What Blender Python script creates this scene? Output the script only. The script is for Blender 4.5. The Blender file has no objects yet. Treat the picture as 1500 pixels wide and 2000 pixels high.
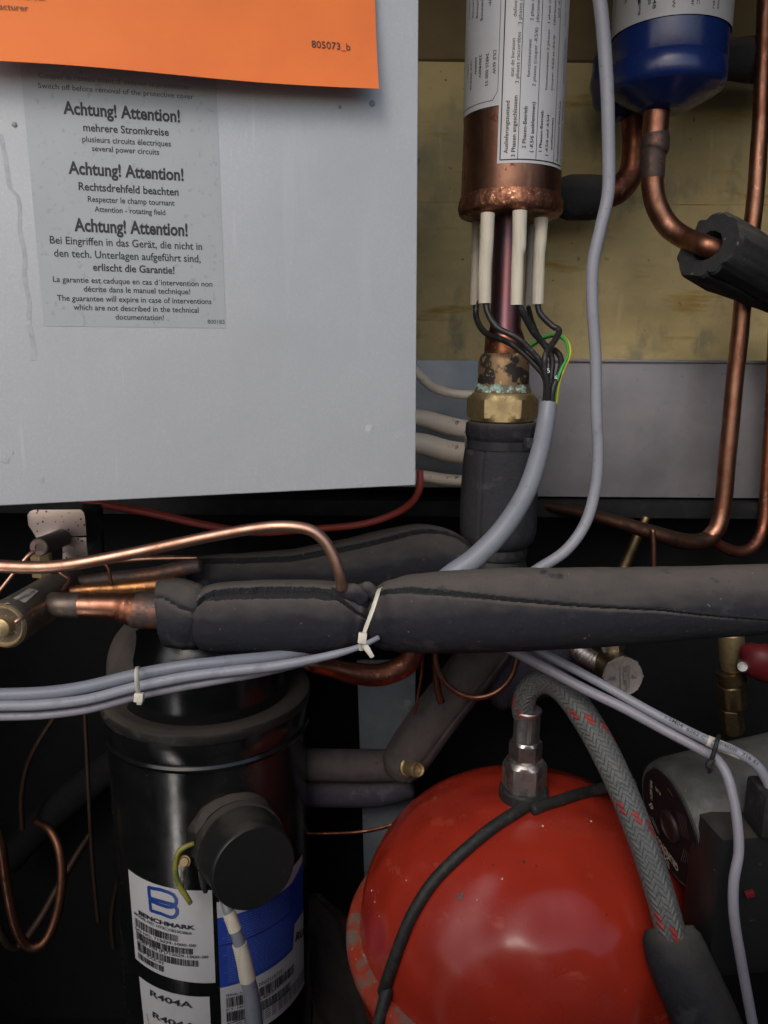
import bpy, math, random
from mathutils import Vector, Matrix, noise
random.seed(7)
rad = math.radians
S = bpy.context.scene
COL = S.collection
# ---------------------------------------------------------------- camera
cam_d = bpy.data.cameras.new("camera"); cam = bpy.data.objects.new("camera", cam_d); COL.objects.link(cam)
cam_d.sensor_fit = 'HORIZONTAL'; cam_d.sensor_width = 36; cam_d.lens = 36
cam_d.clip_start = 0.01; cam_d.clip_end = 500
CAMROT = Matrix.Rotation(rad(90 - 11.5), 3, 'X') @ Matrix.Rotation(rad(0.45), 3, 'Z')
CAMLOC = Vector((0, 0, 0))
cam.matrix_world = Matrix.Translation(CAMLOC) @ CAMROT.to_4x4()
S.camera = cam
cam_d.dof.use_dof = True; cam_d.dof.focus_distance = 0.56; cam_d.dof.aperture_fstop = 22
# ---------------------------------------------------------------- light
world = bpy.data.worlds.new("World"); S.world = world; world.use_nodes = True
wn = world.node_tree; wn.nodes.clear()
sky = wn.nodes.new('ShaderNodeTexSky'); sky.sky_type = 'NISHITA'; sky.sun_disc = False
SUN_EL, SUN_AZ = 40, 200     # azimuth in degrees, from +Y clockwise: behind the camera and to its left
sky.sun_elevation = rad(SUN_EL); sky.sun_rotation = rad(SUN_AZ); sky.air_density = 1.0; sky.dust_density = 3.0; sky.ozone_density = 1.0
bg = wn.nodes.new('ShaderNodeBackground'); bg.inputs[1].default_value = 0.13
wo = wn.nodes.new('ShaderNodeOutputWorld')
wn.links.new(sky.outputs[0], bg.inputs[0]); wn.links.new(bg.outputs[0], wo.inputs[0])
sun_d = bpy.data.lights.new("sun", 'SUN'); sun_d.energy = 0.6; sun_d.angle = rad(22); sun_d.color = (1, .97, .93)
sun = bpy.data.objects.new("sun", sun_d); COL.objects.link(sun)
_d = Vector((math.sin(rad(SUN_AZ)) * math.cos(rad(SUN_EL)), math.cos(rad(SUN_AZ)) * math.cos(rad(SUN_EL)), math.sin(rad(SUN_EL))))
sun.rotation_euler = _d.to_track_quat('Z', 'Y').to_euler(); sun.location = _d * 5
S.view_settings.view_transform = 'Standard'; S.view_settings.look = 'None'; S.view_settings.gamma = 1
S.view_settings.exposure = 0.27
S.cycles.max_bounces = 8; S.cycles.diffuse_bounces = 4; S.cycles.glossy_bounces = 4
S.cycles.use_denoising = True; S.cycles.sample_clamp_indirect = 4
# ---------------------------------------------------------------- geometry helpers
F = 1500.0
def ray(px, py): return CAMROT @ Vector(((px - 750) / F, (1000 - py) / F, -1))
def P(px, py, Y):
    d = ray(px, py); return CAMLOC + d * (Y / d.y)
CI = CAMROT.inverted()
def dep(p): return -(CI @ (Vector(p) - CAMLOC)).z
def mr(p, rpx): return rpx * dep(p) / F
def pix(p):
    q = CI @ (Vector(p) - CAMLOC); return (750 + F * q.x / -q.z, 1000 - F * q.y / -q.z)
def rootloc(o):
    while o.parent: o = o.parent
    return o.location
def thing(name, label, cat, loc, group=None):
    o = bpy.data.objects.new(name, None); COL.objects.link(o); o.location = loc
    o.empty_display_size = .02
    o['label'] = label; o['category'] = cat
    if group: o['group'] = group
    return o
def link(name, v, f, m, parent=None, uv=None, smooth=True, sharp=38, kind=None, loc=None):
    me = bpy.data.meshes.new(name)
    base = Vector(rootloc(parent)) if parent else (Vector(loc) if loc is not None else Vector((0, 0, 0)))
    me.from_pydata([Vector(p) - base for p in v], [], f); me.update()
    if uv:
        l = me.uv_layers.new(name='UVMap')
        for lp in me.loops: l.data[lp.index].uv = uv[lp.vertex_index] if not callable(uv) else uv(lp)
    if smooth:
        me.shade_smooth(); me.set_sharp_from_angle(angle=rad(sharp))
    if m: me.materials.append(m)
    o = bpy.data.objects.new(name, me); COL.objects.link(o)
    if parent: o.parent = parent
    else: o.location = base
    if kind: o['kind'] = kind
    return o
def tag(o, label, cat, group=None):
    o['label'] = label; o['category'] = cat
    if group: o['group'] = group
    return o
def centre(o):    # put a top-level mesh's origin at its own middle
    me = o.data; c = sum((v.co for v in me.vertices), Vector()) / len(me.vertices)
    me.transform(Matrix.Translation(-c)); o.location = Vector(o.location) + c; return o
def mirror_fix(f): return [tuple(reversed(q)) for q in f]
def cat_rom(pts, rs, n):
    """even samples of a Catmull-Rom curve through pts with radii rs"""
    P4 = [pts[0] * 2 - pts[1]] + list(pts) + [pts[-1] * 2 - pts[-2]]
    R4 = [rs[0]] + list(rs) + [rs[-1]]
    dense = []
    for i in range(1, len(P4) - 2):
        a, b, c, d = P4[i - 1:i + 3]; ra, rb, rc, rd = R4[i - 1:i + 3]
        for k in range(24):
            t = k / 24; t2, t3 = t * t, t * t * t
            h = lambda a, b, c, d: 0.5 * ((2 * b) + (c - a) * t + (2 * a - 5 * b + 4 * c - d) * t2 + (3 * b - a - 3 * c + d) * t3)
            dense.append((h(a, b, c, d), max(1e-5, rb + (rc - rb) * (3 * t2 - 2 * t3))))
    dense.append((pts[-1], rs[-1]))
    L = [0]
    for i in range(1, len(dense)): L.append(L[-1] + (dense[i][0] - dense[i - 1][0]).length)
    out = []; j = 0
    for k in range(n + 1):
        s = L[-1] * k / n
        while j < len(L) - 2 and L[j + 1] < s: j += 1
        t = 0 if L[j + 1] == L[j] else (s - L[j]) / (L[j + 1] - L[j])
        out.append((dense[j][0].lerp(dense[j + 1][0], t), dense[j][1] * (1 - t) + dense[j + 1][1] * t, s))
    return out
def tube(name, pts, m, parent=None, seg=20, n=None, prof=None, ref=None, wob=0, cap='round', kind=None, wmeters=None, hollow=False):
    """pts: (px, py, Y, rpx). prof(theta, s, t) multiplies the radius; theta=0 is the reference (up or towards the camera)"""
    ws = [P(*q[:3]) for q in pts]; rs = [mr(w, q[3]) for w, q in zip(ws, pts)]
    return wtube(name, ws, rs, m, parent, seg, n, prof, ref, wob, cap, kind)
def wtube(name, ws, rs, m, parent=None, seg=20, n=None, prof=None, ref=None, wob=0, cap='round', kind=None):
    tot = sum((ws[i + 1] - ws[i]).length for i in range(len(ws) - 1))
    if n is None: n = max(6, min(260, int(tot / 0.004)))
    sm = cat_rom(ws, rs, n)
    if wob:
        sd = random.random() * 50
        sm = [(p + noise.noise_vector(p * 22 + Vector((sd, 0, 0))) * wob, r, s) for p, r, s in sm]
    T = []
    for i in range(n + 1):
        a = sm[max(0, i - 1)][0]; b = sm[min(n, i + 1)][0]; T.append((b - a).normalized())
    if ref is None: ref = Vector((0, 0, 1)) if abs(T[0].z) < .75 else Vector((0, -1, 0))
    N = (ref - T[0] * ref.dot(T[0])).normalized()
    v = []; uv = []; rings = []
    def ring(p, t, N, r, s, tt):
        B = t.cross(N); i0 = len(v)
        for k in range(seg + 1):
            th = 2 * math.pi * k / seg
            rr = r * (prof(th, s, tt) if prof else 1)
            v.append(p + (N * math.cos(th) + B * math.sin(th)) * rr); uv.append((k / seg, s))
        rings.append(i0)
    tot = sm[-1][2]
    for i, (p, r, s) in enumerate(sm):
        t = T[i]; N = (N - t * N.dot(t)).normalized()
        if i == 0:
            if cap == 'round':
                for q in (1, .8, .45): ring(p - t * r * q * .35, t, N, r * math.sqrt(max(0.02, 1 - q * q)), -r * q, 0)
            elif cap == 'flat': ring(p, t, N, r * .02, 0, 0)
        ring(p, t, N, r, s, s / tot)
        if i == n:
            if cap == 'round':
                for q in (.45, .8, 1): ring(p + t * r * q * .35, t, N, r * math.sqrt(max(0.02, 1 - q * q)), s + r * q, 1)
            elif cap == 'flat': ring(p, t, N, r * .02, s, 1)
    f = []
    for a, b in zip(rings, rings[1:]):
        for k in range(seg): f.append((a + k, a + k + 1, b + k + 1, b + k))
    # weld the seam by shared positions is not needed for shading: normals are averaged below
    o = link(name, v, f, m, parent, uv, kind=kind)
    weld(o)
    return o
def weld(o):
    import bmesh
    bm = bmesh.new(); bm.from_mesh(o.data); bmesh.ops.remove_doubles(bm, verts=bm.verts, dist=1e-7)
    bmesh.ops.recalc_face_normals(bm, faces=bm.faces); bm.to_mesh(o.data); bm.free()
    o.data.shade_smooth(); o.data.set_sharp_from_angle(angle=rad(42))
def lathe(name, p0, p1, prof, m, parent=None, seg=48, kind=None, fn=None, ref=None, sharp=38):
    """prof: (t along p0..p1, radius in metres); fn(theta, t, r)->r"""
    ax = (p1 - p0); t = ax.normalized()
    r0 = ref or (Vector((0, -1, 0)) if abs(t.y) < .8 else Vector((0, 0, 1)))
    N = (r0 - t * r0.dot(t)).normalized(); B = t.cross(N)
    v = []; f = []; uv = []
    for (u, r) in prof:
        for k in range(seg + 1):
            th = 2 * math.pi * k / seg
            rr = fn(th, u, r) if fn else r
            v.append(p0 + ax * u + (N * math.cos(th) + B * math.sin(th)) * rr); uv.append((k / seg, u * ax.length))
    for i in range(len(prof) - 1):
        a = i * (seg + 1); b = a + seg + 1
        for k in range(seg): f.append((a + k, a + k + 1, b + k + 1, b + k))
    for i in (0, len(prof) - 1):
        if prof[i][1] > 1e-4:
            a = i * (seg + 1); q = tuple(range(a, a + seg)); f.append(q)
    o = link(name, v, f, m, parent, uv, kind=kind); weld(o)
    o.data.set_sharp_from_angle(angle=rad(sharp)); return o
def prism(name, poly, vec, m, parent=None, bevel=0, kind=None, seg=2):
    """extrude a 3D polygon by a vector"""
    import bmesh
    poly = [Vector(p) for p in poly]; vec = Vector(vec); n = len(poly)
    v = poly + [p + vec for p in poly]
    f = [tuple(range(n)), tuple(range(2 * n - 1, n - 1, -1))] + [(i, n + i, n + (i + 1) % n, (i + 1) % n) for i in range(n)]
    o = link(name, v, f, m, parent, kind=kind)
    bm = bmesh.new(); bm.from_mesh(o.data); bmesh.ops.recalc_face_normals(bm, faces=bm.faces)
    if bevel: bmesh.ops.bevel(bm, geom=list(bm.edges), offset=bevel, segments=seg, affect='EDGES', profile=.6)
    bm.to_mesh(o.data); bm.free(); o.data.shade_smooth(); o.data.set_sharp_from_angle(angle=rad(35))
    return o
def box(name, c, d, m, parent=None, bevel=0, kind=None, X=None, Y=None):
    """box centred at c, size d, axes X and Y (Z is their cross product)"""
    X = (X or Vector((1, 0, 0))).normalized(); Y = (Y or Vector((0, 1, 0))); Y = (Y - X * X.dot(Y)).normalized(); Z = X.cross(Y)
    c = Vector(c); q = [c + X * sx * d[0] / 2 + Y * sy * d[1] / 2 - Z * d[2] / 2 for sx, sy in ((-1, -1), (1, -1), (1, 1), (-1, 1))]
    return prism(name, q, Z * d[2], m, parent, bevel, kind)
def join(name, objs, parent=None):
    """merge meshes of one part (same parent)"""
    import bmesh
    bm = bmesh.new(); mats = []
    for o in objs:
        idx = []
        for mm in o.data.materials:
            if mm not in mats: mats.append(mm)
            idx.append(mats.index(mm))
        n0 = len(bm.faces); bm.from_mesh(o.data); bm.faces.ensure_lookup_table()
        for fc in bm.faces[n0:]: fc.material_index = idx[fc.material_index] if idx else 0
    me = bpy.data.meshes.new(name); bm.to_mesh(me); bm.free()
    for mm in mats: me.materials.append(mm)
    k = objs[0]; o = bpy.data.objects.new(name, me); COL.objects.link(o)
    o.parent = k.parent; o.location = k.location
    for x in objs: d = x.data; bpy.data.objects.remove(x); bpy.data.meshes.remove(d)
    return o
# ---------------------------------------------------------------- surfaces that labels and lettering lie on
class Plane:
    def __init__(s, o, u, w): s.o = Vector(o); s.u = Vector(u).normalized(); s.w = Vector(w).normalized(); s.n = s.u.cross(s.w); s.flip()
    def flip(s):
        if s.n.dot(CAMLOC - s.o) < 0: s.n = -s.n
    def uv(s, px, py):
        d = ray(px, py); k = (s.o - CAMLOC).dot(s.n) / d.dot(s.n); q = CAMLOC + d * k - s.o
        return Vector((q.dot(s.u), q.dot(s.w)))
    def pos(s, u, w, off): return s.o + s.u * u + s.w * w + s.n * off
class Cyl:    # vertical cylinder
    def __init__(s, c, r): s.c = Vector(c); s.r = r
    def uv(s, px, py):
        d = ray(px, py); o = CAMLOC - s.c
        a = d.x ** 2 + d.y ** 2; b = 2 * (o.x * d.x + o.y * d.y); c = o.x ** 2 + o.y ** 2 - s.r ** 2
        q = max(0, b * b - 4 * a * c); k = (-b - math.sqrt(q)) / (2 * a); h = CAMLOC + d * k
        return Vector((math.atan2(h.x - s.c.x, -(h.y - s.c.y)) * s.r, h.z))
    def pos(s, u, w, off):
        th = u / s.r; r = s.r + off
        return Vector((s.c.x + math.sin(th) * r, s.c.y - math.cos(th) * r, w))
def patch(name, sf, cs, off, m, parent, nx=24, ny=6, thick=0, kind=None):
    """a label: four corners (uv vectors or pixel pairs: bl, br, tr, tl) on a surface"""
    q = [c if isinstance(c, Vector) else sf.uv(*c) for c in cs]
    v = []; f = []; uv = []
    for j in range(ny + 1):
        for i in range(nx + 1):
            a, b = i / nx, j / ny
            p = (q[0] * (1 - a) + q[1] * a) * (1 - b) + (q[3] * (1 - a) + q[2] * a) * b
            v.append(sf.pos(p.x, p.y, off)); uv.append((a, b))
    for j in range(ny):
        for i in range(nx): k = j * (nx + 1) + i; f.append((k, k + 1, k + nx + 2, k + nx + 1))
    return link(name, v, f, m, parent, uv, kind=kind)
_tc = {}
def text2d(s, bold, sp=1.0):
    k = (s, bold, sp)
    if k in _tc: return _tc[k]
    c = bpy.data.curves.new('t', 'FONT'); c.body = s; c.size = 1; c.offset = bold; c.resolution_u = 3; c.space_character = sp; c.fill_mode = 'FRONT'
    o = bpy.data.objects.new('t', c); COL.objects.link(o)
    dg = bpy.context.evaluated_depsgraph_get(); ev = o.evaluated_get(dg); me = ev.to_mesh()
    vs = [(v.co.x, v.co.y) for v in me.vertices]; fs = [tuple(p.vertices) for p in me.polygons]
    ev.to_mesh_clear(); bpy.data.objects.remove(o); bpy.data.curves.remove(c)
    _tc[k] = (vs, fs); return _tc[k]
_vs = text2d('H', 0)[0]; CAPH = max(y for x, y in _vs)
class Print:    # collects print on one surface, linked as one mesh
    def __init__(s, sf, off): s.sf = sf; s.off = off; s.v = []; s.f = []
    def text(s, t, a, b, h, bold=0.0, sp=1.0):
        """baseline from pixel a to pixel b, capital height h in photo pixels"""
        A = a if isinstance(a, Vector) else s.sf.uv(*a); B = b if isinstance(b, Vector) else s.sf.uv(*b)
        vs, fs = text2d(t, bold, sp); x0 = min(x for x, y in vs); x1 = max(x for x, y in vs)
        D = (B - A); kx = D.length / (x1 - x0); D.normalize(); U = Vector((-D.y, D.x))
        ky = mr(s.sf.pos(A.x, A.y, 0), h) / CAPH; i0 = len(s.v)
        for x, y in vs:
            q = A + D * (x - x0) * kx + U * y * ky; s.v.append(s.sf.pos(q.x, q.y, s.off))
        s.f += [tuple(i + i0 for i in p) for p in fs]
    def quad(s, cs, n=1):
        q = [c if isinstance(c, Vector) else s.sf.uv(*c) for c in cs]
        for i in range(n):
            a, b = i / n, (i + 1) / n; i0 = len(s.v)
            for p in (q[0].lerp(q[1], a), q[0].lerp(q[1], b), q[3].lerp(q[2], b), q[3].lerp(q[2], a)): s.v.append(s.sf.pos(p.x, p.y, s.off))
            s.f.append((i0, i0 + 1, i0 + 2, i0 + 3))
    def line(s, a, b, w, n=8):
        A = s.sf.uv(*a) if not isinstance(a, Vector) else a; B = s.sf.uv(*b) if not isinstance(b, Vector) else b
        D = (B - A).normalized(); U = Vector((-D.y, D.x)) * mr(s.sf.pos(A.x, A.y, 0), w) / 2
        s.quad([A - U, B - U, B + U, A + U], n)
    def path(s, pts, w, n=1):
        for a, b in zip(pts, pts[1:]): s.line(a, b, w, n)
    def done(s, name, m, parent, label=None):
        o = link(name, s.v, s.f, m, parent, smooth=False)
        if label: o['label'] = label
        return o
# ---------------------------------------------------------------- materials
def NT(name):
    m = bpy.data.materials.new(name); m.use_nodes = True; t = m.node_tree
    return m, t, t.nodes['Principled BSDF']
def nd(t, k, **kw):
    n = t.nodes.new(k)
    for a, b in kw.items():
        if a.startswith('i_'): n.inputs[int(a[2:])].default_value = b
        else: setattr(n, a, b)
    return n
def rgba(c): return (*c, 1)
def MAT(name, col, rough=.5, metal=0, layers=(), bump=(), spec=.5, coat=0, rv=0, coords='Object'):
    """layers: (type, scale or (x,y,z), lo, hi, colour, roughness or None) ; bump: (scale, height in metres, detail)"""
    m, t, b = NT(name); L = t.links
    b.inputs['Metallic'].default_value = metal; b.inputs['Specular IOR Level'].default_value = spec
    b.inputs['Coat Weight'].default_value = coat; b.inputs['Coat Roughness'].default_value = .15
    tc = nd(t, 'ShaderNodeTexCoord'); co = tc.outputs[coords]
    def field(kind, sc, det=5):
        src = co
        if isinstance(sc, tuple):
            mp = nd(t, 'ShaderNodeMapping'); mp.inputs['Scale'].default_value = sc; L.new(co, mp.inputs[0]); src = mp.outputs[0]; sc = 1
        if kind == 'up':
            g = nd(t, 'ShaderNodeNewGeometry'); s = nd(t, 'ShaderNodeSeparateXYZ'); L.new(g.outputs['Normal'], s.inputs[0])
            n = nd(t, 'ShaderNodeTexNoise'); n.inputs['Scale'].default_value = sc; n.inputs['Detail'].default_value = 8; L.new(src, n.inputs['Vector'])
            a = nd(t, 'ShaderNodeMath', operation='MULTIPLY_ADD'); a.inputs[1].default_value = .42; L.new(n.outputs[0], a.inputs[0]); L.new(s.outputs[2], a.inputs[2])
            return a.outputs[0]
        if kind == 'voro':
            n = nd(t, 'ShaderNodeTexVoronoi'); n.inputs['Scale'].default_value = sc; L.new(src, n.inputs['Vector']); return n.outputs['Distance']
        n = nd(t, 'ShaderNodeTexNoise'); n.inputs['Scale'].default_value = sc; n.inputs['Detail'].default_value = det
        n.inputs['Roughness'].default_value = .6; L.new(src, n.inputs['Vector']); return n.outputs[0]
    cur = None; rcur = None
    def setmix(dt, fac, a, bcol):
        x = nd(t, 'ShaderNodeMix', data_type=dt)
        ia, ib, oo = (6, 7, 2) if dt == 'RGBA' else (2, 3, 0)
        L.new(fac, x.inputs[0])
        if hasattr(a, 'is_linked'): L.new(a, x.inputs[ia])
        else: x.inputs[ia].default_value = a
        x.inputs[ib].default_value = bcol; return x.outputs[oo]
    cur = rgba(col); rcur = rough
    for ly in layers:
        kind, sc, lo, hi, c, r = ly[:6]
        fl = field(kind, sc); mp = nd(t, 'ShaderNodeMapRange'); mp.inputs[1].default_value = lo; mp.inputs[2].default_value = hi; L.new(fl, mp.inputs[0])
        cur = setmix('RGBA', mp.outputs[0], cur, rgba(c))
        if r is not None: rcur = setmix('FLOAT', mp.outputs[0], rcur, r)
    if hasattr(cur, 'is_linked'): L.new(cur, b.inputs['Base Color'])
    else: b.inputs['Base Color'].default_value = cur
    if rv:
        fl = field('noise', 60); mp = nd(t, 'ShaderNodeMapRange'); mp.inputs[1].default_value = .3; mp.inputs[2].default_value = .7
        mp.inputs[3].default_value = -rv; mp.inputs[4].default_value = rv; L.new(fl, mp.inputs[0])
        a = nd(t, 'ShaderNodeMath', operation='ADD'); L.new(mp.outputs[0], a.inputs[0])
        if hasattr(rcur, 'is_linked'): L.new(rcur, a.inputs[1])
        else: a.inputs[1].default_value = rcur
        rcur = a.outputs[0]
    if hasattr(rcur, 'is_linked'): L.new(rcur, b.inputs['Roughness'])
    else: b.inputs['Roughness'].default_value = rcur
    prev = None
    for bp in bump:
        sc, h = bp[:2]; kind = bp[2] if len(bp) > 2 else 'noise'
        fl = field(kind, sc, 0 if kind == 'smooth' else 6); n = nd(t, 'ShaderNodeBump'); n.inputs['Strength'].default_value = 1; n.inputs['Distance'].default_value = h
        L.new(fl, n.inputs['Height'])
        if prev: L.new(prev, n.inputs['Normal'])
        prev = n.outputs[0]
    if prev: L.new(prev, b.inputs['Normal'])
    return m
BOXM = MAT('galvanised_paint', (.44, .465, .49), .42, .1, [('noise', 620, .48, .66, (.475, .50, .53), .36), ('noise', 500, .36, .28, (.41, .435, .455), None), ('noise', 6, .40, .75, (.385, .405, .43), .5), ('noise', (90, 90, 5), .66, .70, (.50, .52, .54), .35), ('noise', (30, 30, 3), .60, .72, (.46, .49, .52), .5)], [(900, .00012), (60, .0001)])
SLATE = MAT('inner_steel', (.24, .23, .25), .5, .4, [('noise', 12, .4, .7, (.165, .16, .175), None), ('noise', 120, .62, .75, (.15, .14, .135), None)], [(500, .0001)])
ORANGE = MAT('orange_paper', (.80, .20, .045), .6, 0, [('noise', 15, .4, .75, (.72, .17, .045), None)], [(260, .0001)], spec=.25)
INK = MAT('black_ink', (.018, .018, .022), .55)
INKG = MAT('faded_ink', (.17, .17, .18), .6)
INKO = MAT('ink_on_orange', (.10, .03, .015), .6)
STICK = MAT('silver_sticker', (.36, .385, .405), .5, .15, [('noise', 25, .4, .8, (.39, .42, .44), None), ('noise', 260, .58, .7, (.29, .315, .33), None)], [(500, .00006)])
WHITEL = MAT('white_label', (.50, .51, .54), .35, 0, [('noise', 30, .5, .8, (.45, .45, .46), None), ('noise', 300, .68, .72, (.4, .38, .35), None)], spec=.5)
COPPER = MAT('copper', (.38, .195, .135), .41, 1, [('noise', 38, .40, .62, (.26, .105, .065), .46), ('noise', (120, 120, 30), .52, .70, (.13, .06, .04), .55), ('noise', 300, .62, .70, (.55, .28, .17), .3)], [(400, .00006)], rv=.06)
COPDARK = MAT('tarnished_copper', (.34, .13, .075), .42, 1, [('noise', 30, .40, .62, (.14, .06, .045), .55), ('noise', 170, .58, .7, (.52, .25, .15), .4)], [(300, .0001)], rv=.08)
COPPINK = MAT('clean_copper', (.56, .33, .245), .42, 1, [('noise', (40, 40, 40), .45, .68, (.34, .18, .12), .5), ('noise', 400, .62, .72, (.28, .15, .1), .6)], [(500, .00005)])
HEATER = MAT('heater_copper', (.21, .11, .075), .40, 1, [('noise', (14, 14, 22), .40, .62, (.15, .07, .05), .46), ('noise', (60, 60, 9), .54, .74, (.42, .23, .14), .36), ('noise', 110, .60, .7, (.12, .05, .04), .6)], [(300, .00008)], rv=.06)
BEAD = MAT('brazed_seam', (.28, .13, .075), .4, 1, [('noise', 130, .42, .6, (.16, .065, .05), .6), ('noise', 260, .58, .66, (.75, .42, .24), .3)], [(220, .0009), (60, .001)])
SCORCH = MAT('scorched_copper', (.10, .075, .07), .6, .6, [('noise', 90, .5, .65, (.22, .10, .06), .5), ('noise', 300, .6, .7, (.04, .035, .035), .7)], [(250, .0003)])
PURPLE = MAT('heat_stained_copper', (.17, .075, .08), .42, 1, [('noise', 22, .42, .6, (.13, .085, .11), .45), ('noise', 28, .6, .7, (.25, .08, .06), .48), ('voro', 170, .14, .06, (.07, .035, .04), .6)], [(200, .0001)])
BRASS = MAT('brass', (.50, .39, .21), .45, .85, [('noise', 60, .42, .65, (.36, .28, .15), .55), ('noise', 300, .58, .7, (.2, .14, .07), .6)], [(300, .0001)], rv=.08)
BRASSD = MAT('dull_brass', (.27, .20, .11), .45, 1, [('noise', 45, .42, .65, (.16, .12, .07), .6), ('noise', 200, .55, .7, (.5, .38, .18), .4)], [(300, .0001)])
VERDI = MAT('verdigris', (.17, .30, .25), .9, 0, [('noise', 300, .45, .6, (.50, .62, .56), None), ('noise', 120, .46, .52, (.12, .095, .06), .6)], [(350, .0008)])
SOLDER = MAT('stained_brass_socket', (.30, .2, .11), .55, .7, [('noise', 48, .5, .54, (.055, .045, .042), .7), ('noise', 150, .6, .68, (.6, .42, .2), .4), ('noise', 80, .64, .67, (.5, .45, .36), .7)], [(200, .0004)])
def foam(name, base, dust, amt, up=.8):
    return MAT(name, base, .85, 0, [('noise', 260, .45, .75, tuple(c * 1.25 for c in base), None), ('up', 55, up - .32, up + .45, dust, .95), ('noise', 240, .715 - amt, .735 - amt, tuple(min(.5, c * 2.0) for c in dust), None), ('noise', (34, 34, 34), .60, .66, tuple(c * 1.5 + .01 for c in base), None)], [(480, .0006), (70, .0009)], spec=.2)
FOAM = foam('rubber_foam', (.030, .031, .036), (.085, .078, .07), .0)
FOAMD = foam('dusty_rubber_foam', (.018, .018, .023), (.098, .087, .078), .02, .72)
FOAMDK = foam('dark_rubber_foam', (.025, .026, .029), (.08, .075, .065), .02, .7)
FOAMCUT = MAT('torn_foam_edge', (.014, .015, .017), .95, 0, [('noise', 900, .62, .7, (.12, .12, .12), None)], [(700, .0012)])
FOAMBRN = MAT('brown_grey_foam', (.070, .058, .055), .85, 0, [('noise', 60, .4, .7, (.045, .038, .037), None), ('noise', 200, .64, .68, (.04, .036, .035), None)], [(400, .0003), (60, .0006)])
FOAMVIO = foam('violet_foam', (.04, .037, .052), (.07, .06, .06), .0)
def pvc(name, c, d=.8): return MAT(name, c, .45, 0, [('noise', 18, .4, .75, tuple(x * d for x in c), .5), ('noise', 55, .58, .75, (c[0] * .72, c[1] * .68, c[2] * .62), .6), ('noise', 240, .62, .72, tuple(x * .62 for x in c), .6)], [(250, .00008)], spec=.45)
GREYPVC = pvc('grey_cable_sheath', (.19, .205, .24), .86)
GREYPVC2 = pvc('light_grey_cable_sheath', (.25, .26, .30), .86)
LILAC = pvc('lilac_grey_cable_sheath', (.25, .245, .285), .85)
WHITEPVC = MAT('white_plastic_pipe', (.78, .70, .61), .5, 0, [('noise', 20, .42, .7, (.66, .58, .50), None), ('noise', 130, .60, .66, (.18, .14, .11), None)], [(200, .0001)])
SLEEVE = MAT('woven_white_sleeve', (.60, .56, .46), .7, 0, [('noise', (500, 500, 40), .45, .7, (.50, .46, .38), None), ('noise', 25, .55, .8, (.60, .48, .38), None)], [((900, 900, 300), .00018)], spec=.3)
BLKWIRE = MAT('black_wire', (.02, .02, .022), .45, 0, [('noise', 200, .60, .66, (.06, .06, .06), None)], spec=.4)
BLKRUB = MAT('black_rubber', (.012, .013, .013), .65, 0, [('noise', 200, .5, .7, (.04, .04, .036), .7)], [(400, .0002)])
REDWIRE = MAT('red_wire', (.30, .045, .035), .5)
TIEW = MAT('natural_nylon', (.62, .58, .48), .4, 0, [('noise', 150, .5, .7, (.5, .46, .38), None)])
TIEB = MAT('black_nylon', (.03, .03, .034), .16, 0, spec=.6)
STEEL = MAT('plated_steel', (.60, .59, .57), .38, 1, [('noise', 120, .5, .7, (.40, .38, .36), .35)], [(400, .00005)], rv=.05)
STEELD = MAT('dull_steel', (.50, .48, .47), .48, 1, [('noise', 90, .45, .65, (.18, .16, .15), .55)], [(300, .0001)])
CASTAL = MAT('cast_aluminium', (.11, .115, .11), .6, .4, [('noise', 22, .45, .62, (.06, .06, .055), .75), ('noise', 14, .60, .68, (.14, .24, .15), .7), ('noise', 300, .6, .7, (.1, .09, .08), None)], [(350, .0004)])
REDP = MAT('red_enamel', (.34, .027, .013), .17, 0, [('noise', 9, .45, .7, (.29, .024, .013), .40), ('noise', (50, 50, 90), .68, .76, (.22, .022, .014), .5), ('noise', (25, 25, 60), .62, .72, (.40, .06, .035), .45), ('noise', 300, .70, .72, (.1, .03, .02), .6)], [(11, .008, 'smooth'), (30, .0055, 'smooth')], spec=.5, rv=.05)
BLACKP = MAT('black_enamel', (.006, .007, .0075), .20, 0, [('noise', 16, .5, .75, (.014, .015, .014), .3), ('noise', 300, .70, .73, (.07, .065, .05), .7)], [(30, .0003)], spec=.6, rv=.04)
BLACKD = MAT('dusty_black_enamel', (.014, .014, .013), .5, 0, [('up', 60, .40, 1.15, (.058, .047, .039), .9), ('noise', 120, .55, .7, (.06, .05, .04), .8)], [(200, .0003)])
TERMB = MAT('black_terminal_cap', (.010, .011, .011), .45, 0, [('up', 60, 1.0, 1.35, (.05, .043, .035), .85), ('noise', 300, .66, .7, (.05, .045, .035), .7)], [(300, .00012)])
DRUM = MAT('blue_enamel', (.010, .028, .15), .22, 0, [('noise', 30, .5, .7, (.008, .022, .11), .3)], [(60, .0002)], spec=.6, rv=.05)
BLUEL = MAT('blue_label', (.025, .06, .36), .4, 0, [('noise', 60, .5, .7, (.02, .05, .30), None)])
BLUEINK = MAT('pale_blue_ink', (.10, .17, .52), .5)
LOGOB = MAT('logo_blue_ink', (.012, .05, .25), .4)
YFOAM = MAT('yellow_insulation_board', (.66, .53, .27), .8, 0, [('noise', (5, 5, 9), .42, .62, (.45, .38, .20), None), ('noise', (22, 22, 14), .54, .68, (.36, .32, .20), None), ('noise', (60, 60, 8), .62, .70, (.58, .50, .27), None), ('noise', (5, 5, 30), .57, .66, (.40, .26, .06), None), ('noise', 70, .66, .72, (.24, .17, .07), None), ('noise', 260, .70, .73, (.12, .085, .04), None)], [(45, .0012), (8, .006), (300, .0004)], spec=.3)
BFOAM = MAT('brown_insulation_board', (.22, .165, .085), .85, 0, [('noise', 14, .4, .7, (.16, .12, .065), None)], [(60, .001)])
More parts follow.
